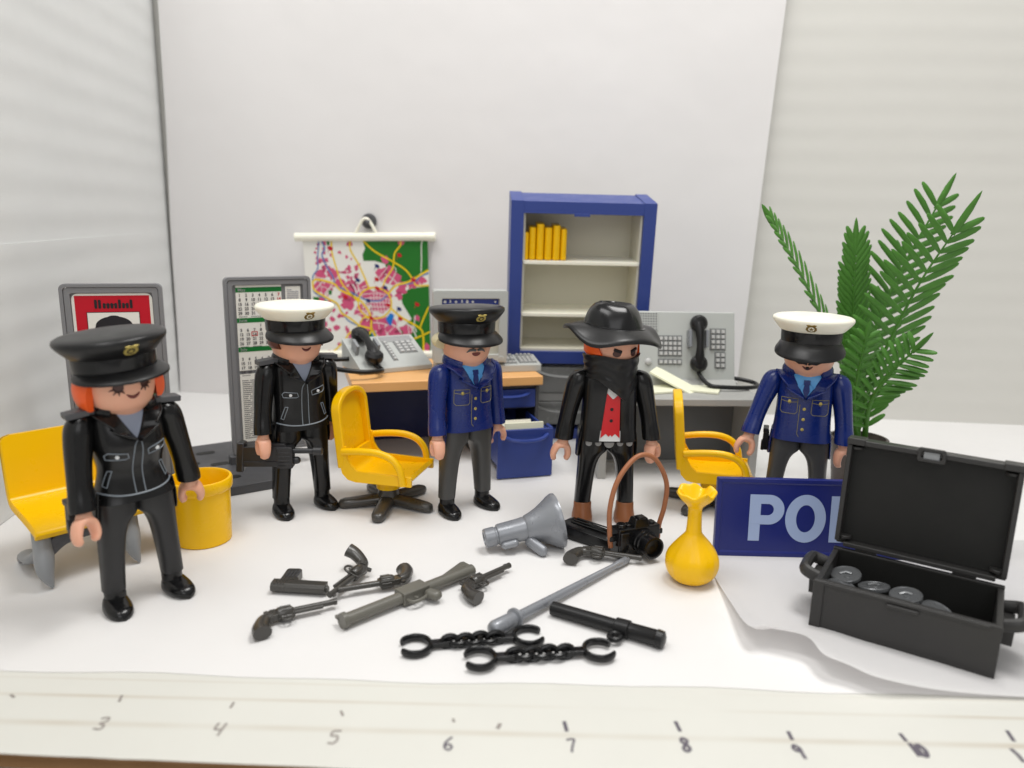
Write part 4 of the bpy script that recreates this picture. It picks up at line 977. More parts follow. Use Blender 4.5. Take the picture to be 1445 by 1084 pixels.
for i, (x, y, rz, tx, l, w3, lb) in enumerate(((6.55, 33.3, 20, 0, 1.5, 1.3, 'pale note card lying leftmost on the grey desk'), (7.35, 33.75, -28, 22, 2.2, .95, 'pale folded note leaning across the two others on the grey desk'), (8.55, 33.75, -20, 0, 1.75, 1.5, 'square pale note card lying nearest the console cord'))):
    q = MB(tr(x, y, GD+.06+(.3 if i == 1 else 0)) @ rot('Z', rz) @ rot('Y', tx if i == 1 else 0) @ rot('X', 6 if i == 1 else 0)); q.box((0, 0, 0), (l, w3, .10)); tag(q.build('note_card', 'note', bevel=.02), lb, 'note card', 'note cards on the console desk')

# ------------------------------------------------------------------ swivel chairs
def swivel(label, pos, rz, brz):
    c = thing('swivel_chair', label, 'office chair', pos, rz, 'yellow swivel chairs')
    XS = Matrix.Scale(1.25, 4, (1, 0, 0)) @ tr(0, 0, .30)
    q = MB(XS); plate_loft(q, [(-1.35, 1.28), (-1.2, 1.16), (-.3, 1.10), (.75, 1.10), (1.12, 1.22), (1.25, 1.6), (1.3, 1.9)], -.92, .92, .16)
    for sg in (-1, 1):     # L shaped side walls
        Lp = [(-1.42, 1.0), (.8, .96), (1.12, 1.03), (1.34, 1.25), (1.46, 1.7), (1.50, 2.3), (1.18, 2.3), (1.12, 1.85), (.98, 1.6), (.75, 1.40), (-1.42, 1.36)]
        q.loft([[(sg*x, y, z) for y, z in Lp] for x in (.87, .985)])
    q.build('seat', 'yellow', c, bevel=.04, seg=3)
    BM = tr(0, 1.30, 1.75) @ rot('X', 90-6)
    def arch(w_, z0, h_, n_=24): return [(-w_, z0), (w_, z0)]+[(w_*math.copysign(abs(cos(a))**.85, cos(a)), h_-w_*.6+w_*.6*sin(a)) for a in [pi*k/n_ for k in range(n_+1)]]
    q = MB(BM); a = arch(1.24, .0, 2.88); b_ = arch(1.02, .15, 2.68); q.prism(a, -.22, -.10); q.loft([[(x, y, -.22) for x, y in a], [(x, y, .14) for x, y in a], [(x, y, .14) for x, y in b_], [(x, y, -.22) for x, y in b_]], closed=True)
    q.build('backrest', 'yellow', c, bevel=.06)
    for sg in (-1, 1):
        q = MB(); P = smoothpath([(sg*1.25, 1.3, 2.42), (sg*1.31, .5, 2.52), (sg*1.33, -.2, 2.52), (sg*1.33, -.72, 2.34), (sg*1.32, -1.02, 1.95), (sg*1.27, -1.12, 1.35)], 7); q.tube(P, .125, 12, 1.1)
        q.build('armrest', 'yellow', c)
    q = MB(); q.lathe([(.46, .74), (.48, .78), (.50, 1.4)], 32, cap=True); q.build('column', 'yellow', c)
    q = MB(rot('Z', brz-rz)); q.lathe([(.42, .16), (.44, .3), (.42, .5), (.38, .78)], 28, cap=True)
    for k in range(5):
        a = 2*pi*k/5; q.M = rot('Z', brz-rz) @ rot('Z', 72*k)
        rr = []
        for u, wd, z1, z0 in ((.2, .31, .50, .10), (.6, .29, .46, .06), (1.3, .275, .40, .01), (1.52, .26, .38, 0), (1.68, .20, .33, .01), (1.74, .09, .24, .06)):
            rr.append([(u*1.1, wd*math.copysign(abs(cos(2*pi*j/16))**.8, cos(2*pi*j/16)), (z0+z1)/2+(z1-z0)/2*math.copysign(abs(sin(2*pi*j/16))**.8, sin(2*pi*j/16))) for j in range(16)])
        q.loft(rr)
    q.build('star_base', 'gun', c, ang=60)
    return c
swivel('yellow swivel armchair between the white capped and grey moustached figures', (-4.72, 28.1, 0), 76, -22)
swivel('yellow swivel armchair behind the blue sign, beside the white capped blue figure', (8.15, 29.0, 0), 80, 8)

# ------------------------------------------------------------------ sign
sg = thing('nameplate_sign', 'royal blue sign with pale blue capital letters half hidden by the case', 'sign', (12.0, 24.35, 0), 0, lean=(-5, 0))
q = MB(); q.box((0, 0, 1.36), (9.9, .24, 2.72)); q.build('sign_plate', 'sign', sg, bevel=.05)
q = MB(); a = rrect(-4.95, .0, 4.95, 2.72, .06); b_ = rrect(-4.82, .13, 4.82, 2.59, .05); c_ = rrect(-4.76, .2, 4.76, 2.52, .05)
q.loft([[(x, -.115, z) for x, z in a], [(x, -.165, z) for x, z in a], [(x, -.165, z) for x, z in b_], [(x, -.115, z) for x, z in c_]], closed=True); q.build('sign_rim', 'sign', sg, bevel=.015)
# heavy sans letters cut as outlines
Hh_ = 1.62
def letter(parent, polys, x):
    q = MB()
    for outer, inner in polys:
        if inner is None: flat(q, [(x+a, .55+b2) for a, b2 in outer], -.128, .02)
        else:
            q.loft([[(x+a, -.128, .55+b2) for a, b2 in outer], [(x+a, -.128, .55+b2) for a, b2 in inner], [(x+a, -.108, .55+b2) for a, b2 in inner], [(x+a, -.108, .55+b2) for a, b2 in outer]], closed=True)
    q.build('letter', 'signletter', parent, smooth=False)
def arcpts(cx_, cz_, rx_, rz_, a0, a1, n_=24): return [(cx_+rx_*cos(radians(a0+(a1-a0)*i/n_)), cz_+rz_*sin(radians(a0+(a1-a0)*i/n_))) for i in range(n_+1)]
Po = [(.0, .58), (.0, Hh_)]+arcpts(.66, Hh_-.52, .52, .52, 90, -90)
Pi = [(.38, .90), (.38, Hh_-.32)]+arcpts(.62, Hh_-.52, .20, .20, 90, -90)
x0 = -3.82
letter(sg, [(Po, Pi), ([(0, 0), (.38, 0), (.38, .6), (0, .6)], None)], x0)
O_ = (arcpts(.69, Hh_/2, .69, Hh_/2+.03, 0, 351, 40), arcpts(.69, Hh_/2, .32, Hh_/2-.33, 0, 351, 40)); letter(sg, [O_], x0+1.23)
letter(sg, [([(0, 0), (1.0, 0), (1.0, .32), (.38, .32), (.38, Hh_), (0, Hh_)], None)], x0+2.76)
letter(sg, [([(0, 0), (.38, 0), (.38, Hh_), (0, Hh_)], None)], x0+3.98)
Cc_ = arcpts(.74, Hh_/2, .74, Hh_/2+.03, 40, 320, 36)+arcpts(.74, Hh_/2, .36, Hh_/2-.32, 320, 40, 36); letter(sg, [(Cc_, None)], x0+4.55)
letter(sg, [([(0, 0), (1.1, 0), (1.1, .32), (.38, .32), (.38, .66), (1.0, .66), (1.0, .97), (.38, .97), (.38, Hh_-.32), (1.08, Hh_-.32), (1.08, Hh_), (0, Hh_)], None)], x0+6.05)

# ------------------------------------------------------------------ open case with coins
CL = 4.48; CD = 2.75; CHt = 1.45
ca = thing('open_case', 'open black case with raised lid and side handles, standing on the loose sheet', 'case', (8.60, 19.64, .06), -32.9)
q = MB(); th = .16
q.box((CL/2, CD/2, .09), (CL-.1, CD-.1, .16)); q.box((CL/2, th/2, CHt/2), (CL, th, CHt)); q.box((CL/2, CD-th/2, CHt/2), (CL, th, CHt))
for x in (th/2, CL-th/2): q.box((x, CD/2, CHt/2-.03), (th, CD-th*2+.02, CHt-.06))
q.box((.13, -.015, CHt/2), (.30, .06, CHt*.985)); 
for dz in (.0,): q.box((CL/2, -.04, CHt-.2), (.78, .10, .10)); q.box((CL/2, -.015, CHt-.07), (CL-.5, .05, .1))
body = q.build('case_body', 'case', ca, bevel=.035)
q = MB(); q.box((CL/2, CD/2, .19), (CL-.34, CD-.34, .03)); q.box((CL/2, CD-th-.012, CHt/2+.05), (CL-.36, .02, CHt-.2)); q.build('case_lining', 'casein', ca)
for sx, x in ((-1, 0), (1, CL)):
    q = MB(); P = smoothpath([(x+sx*.0, .75, CHt-.28), (x+sx*.36, .8, CHt-.18), (x+sx*.46, 1.0, CHt-.14), (x+sx*.46, 1.7, CHt-.14), (x+sx*.36, 1.9, CHt-.18), (x, 1.95, CHt-.28)], 5); q.tube(P, .16, 10, 1.15)
    q.box((x+sx*.14, 1.35, CHt-.62), (.28, .9, .5), 1.1); q.build('handle', 'case', ca, bevel=.02)
q = MB(); LT = 5; LM = tr(0, CD+.02, CHt+.06) @ rot('X', -LT); LH = 3.35
q.M = LM
q.box((CL/2, .22, LH/2), (CL, .10, LH))
q.box((CL/2, 0, LH-.08), (CL, .5, .16)); q.box((CL/2, 0.02, .08), (CL-.5, .42, .14))
for x in (.07, CL-.07): q.box((x, 0, LH/2), (.14, .46, LH-.33))
for x in (.24, CL-.24): q.box((x, -.01, LH-.06), (.5, .56, .2))
for x in (.24, CL-.24):
    for z in (.28, LH-.28): q.lathe([(.01, -.05), (.2, -.05), (.2, .05), (.01, .05)], 14, (x, .05, z))
lid = q.build('lid', 'case', ca, bevel=.03)
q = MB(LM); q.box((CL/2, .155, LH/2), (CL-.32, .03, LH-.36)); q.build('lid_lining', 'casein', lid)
q = MB(LM); rounded_frame(q, CL/2-.36, LH-.30, CL/2+.36, LH+.10, .08, .09, -.34, -.2); q.build('latch', 'case', lid, bevel=.02)
q = MB(LM); q.box((CL/2, -.24, LH-.15), (.42, .08, .3)); q.build('latch_tongue', 'grey2', lid, bevel=.03)
for x in (.9, CL-1.0): q = MB(); q.tube([(x-.3, CD-.02, CHt+.02), (x+.3, CD-.02, CHt+.02)], .08, 10); q.build('hinge', 'case', ca)
CM = tr(8.60, 19.64, .06) @ rot('Z', -32.9)
coins = [(.55, 1.8, .98, 10, -8, 'coin lying highest, at the left end of the coins in the case'), (.55, 1.1, .86, 4, 6, 'flat coin at the front left corner inside the case'), (1.35, 1.6, .92, -8, -10, 'coin second from the left in the case'), (1.4, .85, .78, 6, 2, 'coin low beside the front wall of the case, left half'), (2.2, 1.35, 1.02, 6, -8, 'raised coin in the middle of the case'), (2.3, .7, .72, 0, 0, 'low coin below the raised middle coin'), (3.0, 1.2, .84, 8, 14, 'coin right of the raised middle coin'), (3.55, 1.1, .74, -6, 4, 'coin second from the right end of the case'), (3.98, 1.0, .72, 5, -4, 'coin at the far right end of the case')]
q = MB(CM)
for x, y, z, a, b2, lb in coins:
    K_ = CM @ tr(x, y, z) @ rot('X', a) @ rot('Y', b2)
    cn = MB(K_); cn.lathe([(.01, -.05), (.41, -.05), (.43, -.03), (.43, .045), (.41, .07), (.38, .07), (.37, .058), (.01, .058)], 32)
    cn.tube([(-.16, -.05, .055), (0, .06, .07), (.17, .02, .055)], .05, 6); cn.lathe([(.10, .04), (.08, .075), (.01, .08)], 12, (.05, -.12, 0))
    tag(cn.build('coin', 'coin', ang=35), lb, 'coin', 'coins in the open case')
for k in range(9):      # the layers underneath that carry the top coins
    x = .5+.43*k; y = .55 if k % 2 else 2.2
    cn = MB(CM @ tr(x, (y if k % 2 else 1.9), .29+.02*(k % 3)) @ rot('X', 3*(k % 3)-3)); cn.lathe([(.01, -.05), (.41, -.05), (.43, -.03), (.43, .045), (.41, .07), (.38, .07), (.37, .058), (.01, .058)], 24)
    tag(cn.build('coin', 'coin', ang=35), 'coin on the bottom of the case, '+('first', 'second', 'third', 'fourth', 'fifth', 'sixth', 'seventh', 'eighth', 'ninth')[k]+' from its left end', 'coin', 'coins in the open case')
q = MB()

# ------------------------------------------------------------------ money bag
q = MB(tr(5.85, 22.35, 0) @ rot('Y', -1)); 
prof = [(.01, .01), (.32, .0), (.54, .08), (.73, .27), (.82, .52), (.835, .72), (.79, .92), (.66, 1.14), (.47, 1.38), (.30, 1.58), (.245, 1.70), (.225, 2.0), (.215, 2.35), (.24, 2.50), (.36, 2.64), (.52, 2.80), (.60, 2.94), (.59, 3.02), (.50, 3.0), (.34, 2.82), (.2, 2.64), (.01, 2.55)]
P_ = smoothpath([(r, z, 0) for r, z in prof], 3)
def bag(t, r, z):
    f_ = max(0, min(1, (1.75-z)/.6))*max(0, min(1, z/.5)); g_ = max(0, (z-2.5)/.5)
    return max(.004, r*(1+f_*(.012*sin(7*t+.5)+.008*sin(12*t)+.005*sin(19*t+1))+g_*(.055*sin(5*t+.8)+.03*sin(9*t)))), z+g_*r*.22*(sin(4*t+.6)*.5+.3*sin(7*t))
q.lathe([(r, z) for r, z, _ in P_], 96, fx=bag); tag(q.build('money_bag', 'yellow', ang=80), 'shiny yellow tied money bag with a ruffled open neck', 'bag')

# ------------------------------------------------------------------ camera with strap
cmr = thing('toy_camera', 'black toy camera with a tan carrying strap standing up in a loop', 'camera', (4.32, 24.2, 0), 24)
q = MB(); q.box((0, 0, .58), (1.62, .55, .98)); q.box((-.62, -.28, .55), (.34, .2, .86)); q.box((.1, -.02, 1.18), (.66, .5, .34), .72); q.box((.1, -.1, 1.36), (.3, .3, .1)); q.lathe([(.01, 1.2), (.17, 1.2), (.18, 1.05), (.18, 1.0)], 16, (-.58, 0, 0)); q.lathe([(.01, 1.14), (.15, 1.14), (.15, 1.0)], 16, (-.28, 0.05, 0)); q.lathe([(.01, 1.13), (.12, 1.13), (.12, 1.0)], 16, (.62, 0, 0))
for sx in (-1, 1): q.box((sx*.92, 0, .72), (.26, .22, .2))
q.build('camera_body', 'black', cmr, bevel=.04)
q = MB(tr(.16, -.25, .56) @ rot('X', 90)); q.lathe([(.44, -.05), (.44, .12), (.40, .14), (.40, .26), (.36, .28), (.36, .52), (.38, .54), (.38, .66), (.31, .67), (.27, .5), (.01, .47)], 32); q.build('lens', 'black', cmr)
q = MB(); q.tube(smoothpath([(-.95, 0, .40), (-1.02, 0, .9), (-1.05, .02, 1.8), (-.8, .05, 2.7), (-.25, .08, 3.35), (.25, .08, 3.5), (.75, .05, 3.2), (1.15, .02, 2.4), (1.12, 0, 1.6), (.95, 0, .95), (.93, 0, .45)], 7), .085, 10); q.build('strap', 'strap', cmr)

# ------------------------------------------------------------------ black radio lying behind the megaphone
rd = thing('pocket_radio', 'black ribbed hand radio lying between the megaphone and camera', 'radio', (3.0, 25.05, .05), -39)
q = MB(); q.loft([[(x, y*k2, z*k3) for y, z in ((-.42, 0), (.42, 0), (.42, .42), (.22, .56), (-.22, .56), (-.42, .42))] for x, k2, k3 in ((-1.15, .92, .9), (-1.0, 1, 1), (.7, .95, .9), (1.0, .7, .7), (1.05, .6, .6))]); 
for y in (-.2, 0, .2): q.box((-.1, y, .57), (1.5, .06, .05))
q.build('radio_body', 'black', rd, bevel=.04)
q = MB(); q.capsule((1.0, 0, .2), (1.5, .05, .2), .12); q.build('antenna', 'black', rd)

# ------------------------------------------------------------------ megaphone
Pm0 = Vector((-.82, 24.1, .46)); Pm1 = Vector((1.72, 24.75, .93)); ax = (Pm1-Pm0); Lm = ax.length
MQ = Matrix.Translation(Pm0) @ ax.to_track_quat('Z', 'Y').to_matrix().to_4x4()
mg = thing('megaphone', 'grey toy megaphone lying on its handle', 'megaphone', tuple(Pm0), 0)
IM = tr(*(-Pm0)) @ MQ
q = MB(IM); q.lathe([(.01, .12), (.2, .12), (.22, 0), (.29, .0), (.33, .05), (.33, .38), (.30, .40), (.30, .46), (.36, .48), (.38, .55), (.40, 1.3), (.42, 1.42)], 40); q.lathe([(.39, 1.4), (.40, 1.46), (.44, 1.5), (.50, 1.7), (.60, 1.95), (.74, 2.2), (.90, 2.45), (.96, Lm-.08), (.95, Lm), (.90, Lm-.03), (.7, 2.25), (.45, 1.8), (.01, 1.7)], 56); q.build('horn', 'silver', mg, ang=32)
iv = IM.inverted()
q = MB(); A_ = Vector((.62, 24.3, .42))-Pm0; B_ = Vector((1.30, 23.72, .14))-Pm0; q.capsule(A_, B_, .17, .16, 14, 1.25); q.build('grip', 'silver', mg)
q = MB(); A_ = Vector((-.22, 23.86, .30))-Pm0; B_ = Vector((.36, 23.98, .42))-Pm0; q.capsule(A_, B_, .13, .13, 12); q.build('trigger', 'silver', mg)

# ------------------------------------------------------------------ small weapons lying on the floor
def gunroot(name, label, cat, p, ang, mirror=False, group=None, z=0, tilt=0):
    t_ = thing(name, label, cat, (p[0], p[1], z), ang, group, lean=(tilt, 0)); return t_, (Matrix.Scale(-1, 4, (0, 1, 0)) if mirror else Matrix.Identity(4))
def revolver(label, p, ang, mirror=False, z=0, tilt=0):
    r, X = gunroot('toy_revolver', label, 'revolver', p, ang, mirror, 'toy revolvers', z, tilt); r.scale = (1.1, 1.1, 1.1); X = X @ tr(0, 0, .20)
    q = MB(X); q.tube([(.18, .05, 0), (1.30, .05, 0)], .075, 12); q.tube([(1.26, .05, 0), (1.34, .05, 0)], .085, 12); q.tube([(.18, -.07, 0), (.95, -.07, 0)], .05, 10); q.box((1.24, .14, 0), (.1, .07, .05)); q.build('barrel', 'gun', r, ang=40)
    q = MB(X); q.tube([(-.20, -.01, 0), (-.16, -.01, 0), (.14, -.01, 0), (.18, -.01, 0)], [.15, .18, .18, .15], 12, 1)
    for k in range(6): a = 2*pi*k/6; q.tube([(-.1, -.01+.165*cos(a), .165*sin(a)), (.16, -.01+.165*cos(a), .165*sin(a))], .035, 6)
    q.build('cylinder', 'gun', r, ang=40)
    q = MB(X); q.prism([(-.42, .08), (-.34, .17), (.2, .17), (.24, .02), (.24, -.14), (-.2, -.16), (-.38, -.22), (-.5, -.1)], -.085, .085)
    q.tube(smoothpath([(-.12, -.15, 0), (-.10, -.30, 0), (.02, -.36, 0), (.14, -.30, 0), (.17, -.14, 0)], 4), .035, 8); q.tube([(.02, -.15, 0), (.0, -.26, 0)], .03, 6); q.prism([(-.44, .06), (-.5, .2), (-.40, .24), (-.34, .12)], -.04, .04)
    q.build('gun_frame', 'gun', r, bevel=.02)
    q = MB(X); P = smoothpath([(-.36, -.06, 0), (-.52, -.14, 0), (-.62, -.34, 0), (-.68, -.56, 0), (-.66, -.76, 0)], 4); q.tube(P, [.15+.085*(i/16)**1.0 for i in range(17)], 14, .8); q.build('grip', 'gun', r, ang=40)
    return r
revolver('toy revolver nearest the front at the left, muzzle pointing up right', (-6.20, 19.35), 27)
revolver('toy revolver standing upside down on edge with its grip in the air', (-4.75, 21.72), -112, False, .10, -22)
revolver('toy revolver whose muzzle touches the upended one, left of the shotgun', (-3.65, 21.22), -158, False, .05, 6)
revolver('toy revolver lying against the stock of the shotgun', (-.92, 21.55), 46)
revolver('toy revolver lying in front of the black camera', (3.0, 23.72), -17, False, .03, 0)
pr, X = gunroot('toy_pistol', 'square toy automatic pistol lying upside down with its ribbed grip up', 'pistol', (-6.22, 20.9), -4, True); X = X @ tr(0, 0, .2)
q = MB(X); q.loft([[(x, y, z) for y, z in ((-.18, -.15), (.10, -.15), (.19, -.06), (.19, .06), (.10, .15), (-.18, .15))] for x in (-.84, .82)]); q.tube([(.8, .02, 0), (.9, .02, 0)], .10, 12)
for k in range(4): q.box((-.72+.09*k, 0, .155), (.035, .3, .03))
q.build('slide', 'gun', pr, bevel=.05)
q = MB(X); q.prism([(-.66, -.12), (-.06, -.12), (-.10, -.28), (-.20, -.40), (-.20, -.86), (-.30, -.92), (-.62, -.90), (-.68, -.82), (-.66, -.35)], -.15, .15); q.prism([(-.1, -.15), (.45, -.15), (.40, -.22), (.0, -.26)], -.1, .1); q.build('grip', 'gun', pr, bevel=.05)
q = MB(X)
for i in range(4):
    for j in range(5): q.box((-.52+.1*i, -.34-.09*j, .165), (.05, .045, .03))
q.build('grip_ribs', 'plate', pr)
q = MB(X); q.tube(smoothpath([(-.10, -.2, 0), (-.02, -.36, 0), (.14, -.36, 0), (.22, -.18, 0)], 4), .04, 8); q.build('trigger_guard', 'gun', pr)
# shotgun
A = Vector((-4.52, 18.95, 0)); B = Vector((-1.12, 22.25, 0)); an = degrees(math.atan2(A.y-B.y, A.x-B.x)); Ls = (A-B).length
sgt, X = gunroot('toy_shotgun', 'long olive grey toy rifle with thick barrel lying across the front', 'rifle', ((A+B)/2)[:2], an, True); X = X @ tr(0, 0, .24)
h = Ls/2
q = MB(X); q.tube([(.35, 0, 0), (h-.12, 0, 0)], .19, 14, .9); q.tube([(h-.14, 0, 0), (h, 0, 0)], .225, 14); q.prism([(h-.12, .1), (h, .1), (h, .34), (h-.06, .32)], -.05, .05); q.prism([(.5, .14), (h-.2, .14), (h-.2, .22), (.5, .22)], -.05, .05); q.build('barrel', 'gunol', sgt, ang=40)
q = MB(X); q.box((-.05, .03, 0), (.95, .52, .40)); q.prism([(-.45, .25), (.1, .25), (-.2, .42), (-.3, .42)], -.1, .1); q.build('receiver', 'gunol', sgt, bevel=.04)
q = MB(X); q.capsule((-.35, -.2, 0), (-.55, -.72, 0), .19, .19, 12, .8); q.build('pistol_grip', 'gunol', sgt)
q = MB(X); q.tube(smoothpath([(.32, -.2, 0), (.28, -.42, 0), (.05, -.48, 0), (-.25, -.4, 0), (-.32, -.3, 0)], 4), .055, 8); q.tube([(.05, -.2, 0), (.0, -.36, 0)], .045, 6); q.build('trigger_guard', 'gunol', sgt)
q = MB(X); q.tube([(-.5, 0, 0), (-h, 0, 0)], .19, 12, .9); q.prism([(-1.1, .08), (-h, .08), (-h-.0, .42), (-h+.1, .46)], -.12, .12); q.build('stock', 'gunol', sgt, ang=40)

# batons
A = Vector((-.40, 18.62, .26)); B = Vector((4.0, 23.45, .16)); d = (B-A).normalized()
bt = thing('grey_baton', 'long thin silver grey stick with a flanged round handle', 'stick', tuple(A), 0)
q = MB(); D_ = d; q.tube([D_*0.0, D_*.04, D_*.15, D_*.85, D_*.95], [.1, .19, .235, .215, .2], 20); q.tube([D_*.88, D_*.92, D_*1.0, D_*1.06], [.2, .29, .29, .2], 20); q.build('handle', 'silver', bt, ang=50)
q = MB(); Lb = (B-A).length; q.tube([D_*1.0, D_*1.1, D_*(Lb-.75), D_*(Lb-.7), D_*(Lb-.1), D_*Lb], [.15, .15, .095, .12, .125, .09], 16); q.build('shaft', 'silver', bt, ang=40)
A = Vector((1.30, 20.02, .21)); B = Vector((4.26, 18.38, .24)); D_ = (B-A).normalized(); Lb = (B-A).length
bb_ = thing('black_baton', 'short thick black truncheon with a belt loop', 'truncheon', tuple(A), 0)
q = MB(); q.tube([D_*0, D_*.03, D_*2.1], [.16, .2, .2], 20); q.tube([D_*2.3, D_*(Lb-.25), D_*(Lb-.22), D_*(Lb-.05), D_*Lb], [.215, .225, .25, .23, .12], 20); q.build('shaft', 'blackm', bb_, ang=40)
q = MB(); q.tube([D_*1.95, D_*1.98, D_*2.36, D_*2.4], [.2, .25, .26, .2], 20); q.build('band', 'blackm', bb_, ang=40)
side = Vector((-D_.y, D_.x, 0))*-1
q = MB(); c0 = D_*2.12+side*.42+Vector((0, 0, -.06)); q.tube([c0+D_*(.15*cos(a))+side*(.17*sin(a)) for a in [2*pi*k/16 for k in range(16)]], .08, 8, closed=True); q.build('loop', 'blackm', bb_)

# handcuffs
def cuffs(label, A, B, flip=0, z=0):
    A = Vector((*A, 0)); B = Vector((*B, 0)); L_ = (B-A).length
    r = thing('toy_handcuffs', label, 'handcuffs', (A.x, A.y, z), degrees(math.atan2(B.y-A.y, B.x-A.x)), 'black toy handcuffs')
    for x, open_ in ((0, 180), (L_, 0)):
        q = MB(tr(x, 0, .13)); P = [(.41*cos(radians(a)), .41*sin(radians(a)), 0) for a in [open_+33+(327-33)*k/30 for k in range(31)]]
        q.tube(P, [.055]+[.065]*29+[.055], 12, 1.8, up=(0, 0, 1)); q.build('cuff_ring', 'black', r)
    for s_, x in ((1, .33), (-1, L_-.33)):
        q = MB(); q.box((x+s_*.30, 0, .14), (.42, .26, .14)); q.tube([(x+s_*.5, 0, .06), (x+s_*.5, 0, .23)], .14, 12); q.build('cuff_arm', 'black', r, bevel=.03)
    n_ = 7; x0_, x1_ = .92, L_-.92
    for k in range(n_):
        x = x0_+(x1_-x0_)*k/(n_-1); q = MB(tr(x, .02*sin(k*2), .155) @ rot('X', 0 if k % 2 else 78)); q.tube([(.225*cos(a), .17*sin(a), 0) for a in [2*pi*j/16 for j in range(16)]], .068, 8, closed=True); q.build('chain_link', 'black', r)
    return r
cuffs('black toy handcuffs behind the other pair, beside the handle of the grey stick', (-2.38, 18.02), (.62, 18.62))
cuffs('black toy handcuffs nearest the front edge of the paper', (-.66, 17.45), (2.46, 17.98), z=.03)

# submachine gun held by the white capped black jacketed figure
sm = thing('toy_submachine_gun', 'black toy submachine gun held in the hand of the white capped figure', 'submachine gun', (-8.85, 26.62, 2.42), 4)
q = MB(); q.box((0, 0, 0), (1.75, .42, .72)); q.box((.62, 0, -.05), (.55, .5, .78)); q.box((-.1, -.02, -.28), (1.5, .46, .2)); q.box((.2, 0, .38), (1.0, .2, .14), .8)
for k in range(4): q.box((.62, -.255, -.27+.14*k), (.45, .04, .06))
q.build('receiver', 'guns', sm, bevel=.04)
q = MB(tr(-.98, 0, -.05) @ rot('Y', 5)); q.box((0, 0, 0), (.3, .44, 1.15)); q.build('stock', 'guns', sm, bevel=.08)
q = MB(); q.tube([(.85, 0, .16), (1.7, 0, .16)], .10, 12); q.tube([(1.6, 0, .16), (1.63, 0, .16), (1.93, 0, .16), (1.96, 0, .16)], [.1, .16, .16, .1], 12); q.build('barrel', 'guns', sm, ang=40)
q = MB(); q.capsule((.8, 0, -.2), (1.15, 0, -.2), .14); q.build('magazine_catch', 'guns', sm)

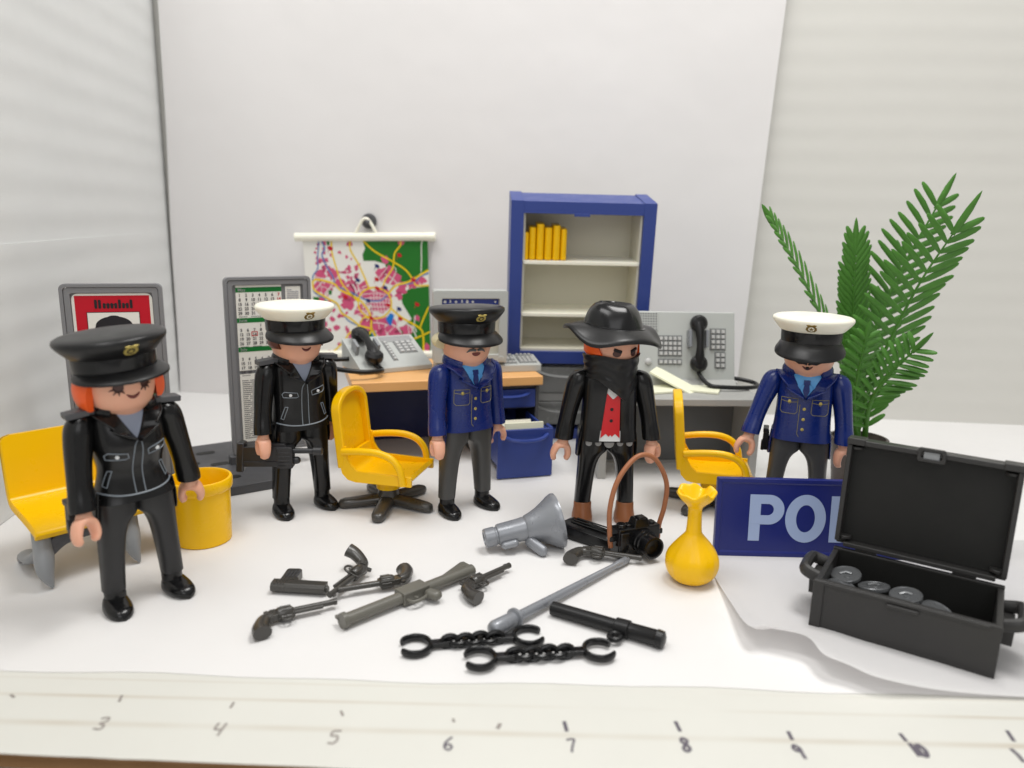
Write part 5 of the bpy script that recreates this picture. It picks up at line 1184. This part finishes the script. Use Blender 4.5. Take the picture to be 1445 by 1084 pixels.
# ------------------------------------------------------------------ potted palm
pl = thing('potted_palm', 'green plastic palm plant in a dark pot behind the white capped blue figure', 'plant', (15.0, 31.6, 0), 0)
q = MB(); q.lathe([(.85, 0), (.9, .05), (1.12, 2.0), (1.2, 2.05), (1.2, 2.2), (1.08, 2.22), (1.02, 1.95), (.9, 1.85), (.01, 1.85)], 40, cap=False); q.build('pot', 'pot', pl, ang=40)
def W(px, py, Y): return atY(px, py, Y)-Vector((15.0, 31.6, 0))
def frond(stem, lens, lw, n_, up_ang, nrm, asym=(1, 1), droop=.15, start=.12):
    """stem: list of points. leaflets on both sides in the plane given by nrm"""
    keys = [(i, *p) for i, p in enumerate(stem)]; m_ = len(stem)-1
    q = MB(); P = [Vector(cat_rom(keys, m_*k/24)) for k in range(25)]
    q.tube(P, [.13-.095*k/24 for k in range(25)], 8, .8)
    nrm = Vector(nrm).normalized()
    for k in range(n_):
        u = start+(1-start)*k/(n_-1)
        p = Vector(cat_rom(keys, m_*u)); p2 = Vector(cat_rom(keys, min(m_, m_*(u+.03)))); p1 = Vector(cat_rom(keys, m_*(u-.03)))
        t = (p2-p1).normalized(); sd = t.cross(nrm).normalized()
        for s_, af in ((1, asym[0]), (-1, asym[1])):
            if af == 0: continue
            L_ = lens(u)*af*random.uniform(.95, 1.05); a = radians((up_ang[0] if s_ > 0 else up_ang[1])+random.uniform(-3, 3)-(8 if u > .9 else 0)*(u-.9)*8)
            dr = (t*cos(a)+sd*s_*sin(a)).normalized()
            e = p+dr*L_+nrm*droop*L_*(.3 if s_ > 0 else -.1); mid = p+dr*L_*.5+nrm*droop*L_*.25
            q.tube([p, p+(mid-p)*.4, mid, mid+(e-mid)*.6, mid+(e-mid)*.92, e], [lw*.45, lw*.85, lw, lw*.85, lw*.5, .01], 8, .42, up=nrm.cross(dr).cross(dr))
    tip = Vector(cat_rom(keys, m_)); t = (tip-Vector(cat_rom(keys, m_-.1))).normalized(); q.tube([tip-t*.1, tip+t*lens(1)*.3, tip+t*lens(1)*.7, tip+t*lens(1)*1.1, tip+t*lens(1)*1.25], [lw*.7, lw*1.05, lw, lw*.5, .01], 8, .5, up=(0, 1, 0))
    q.build('frond', 'green', pl, ang=60)
bz = 1.9
frond([(-.1, .1, bz), W(1230, 540, 31.8), W(1262, 468, 31.6), W(1300, 396, 31.2), W(1346, 328, 30.6)], lambda u: 1.05+.9*sin(pi*min(1, u*.75+.12)), .145, 18, (44, 66), (.15, -1, .1), (.85, 1.1), .12, .12)
frond([(.2, .5, bz), W(1212, 530, 33.4), W(1242, 448, 33.6), W(1280, 366, 33.6), W(1322, 292, 33.4)], lambda u: .95+.85*sin(pi*min(1, u*.75+.15)), .14, 16, (44, 64), (.1, -1, .1), (.85, 1.1), .1, .25)
frond([(-.3, .2, bz), W(1205, 520, 32.4), W(1204, 440, 32.6), W(1207, 350, 32.4)], lambda u: .85+.5*sin(pi*min(1, u*.9)), .125, 25, (31, 31), (0, -1, .05), (1, 1), .1, .1)
frond([(-.35, .1, bz), W(1190, 520, 32), W(1160, 450, 31.6), W(1124, 375, 31), W(1092, 318, 30.6)], lambda u: .7+.75*sin(pi*min(1, u*.8+.15)), .125, 15, (50, 26), (.8, -.5, .35), (1, .8), .2, .25)
frond([(.2, -.1, bz), W(1228, 570, 30.6), W(1256, 528, 30.0), W(1290, 495, 29.4)], lambda u: .65+.5*sin(pi*min(1, u*.9)), .12, 13, (60, 60), (-.1, -.8, .55), (1, 1), .2, .15)
frond([(-.1, -.2, bz), W(1205, 570, 30.8), W(1212, 520, 30.4), W(1222, 478, 30.2)], lambda u: .45+.55*sin(pi*min(1, u*.9)), .11, 11, (58, 58), (0, -1, .3), (1, 1), .1, .15)
frond([(.1, .6, bz), W(1222, 500, 34.2), W(1250, 430, 34.8), W(1272, 360, 35)], lambda u: .6+.5*sin(pi*min(1, u*.9)), .11, 11, (50, 50), (.3, -1, 0), (1, 1), .1, .3)
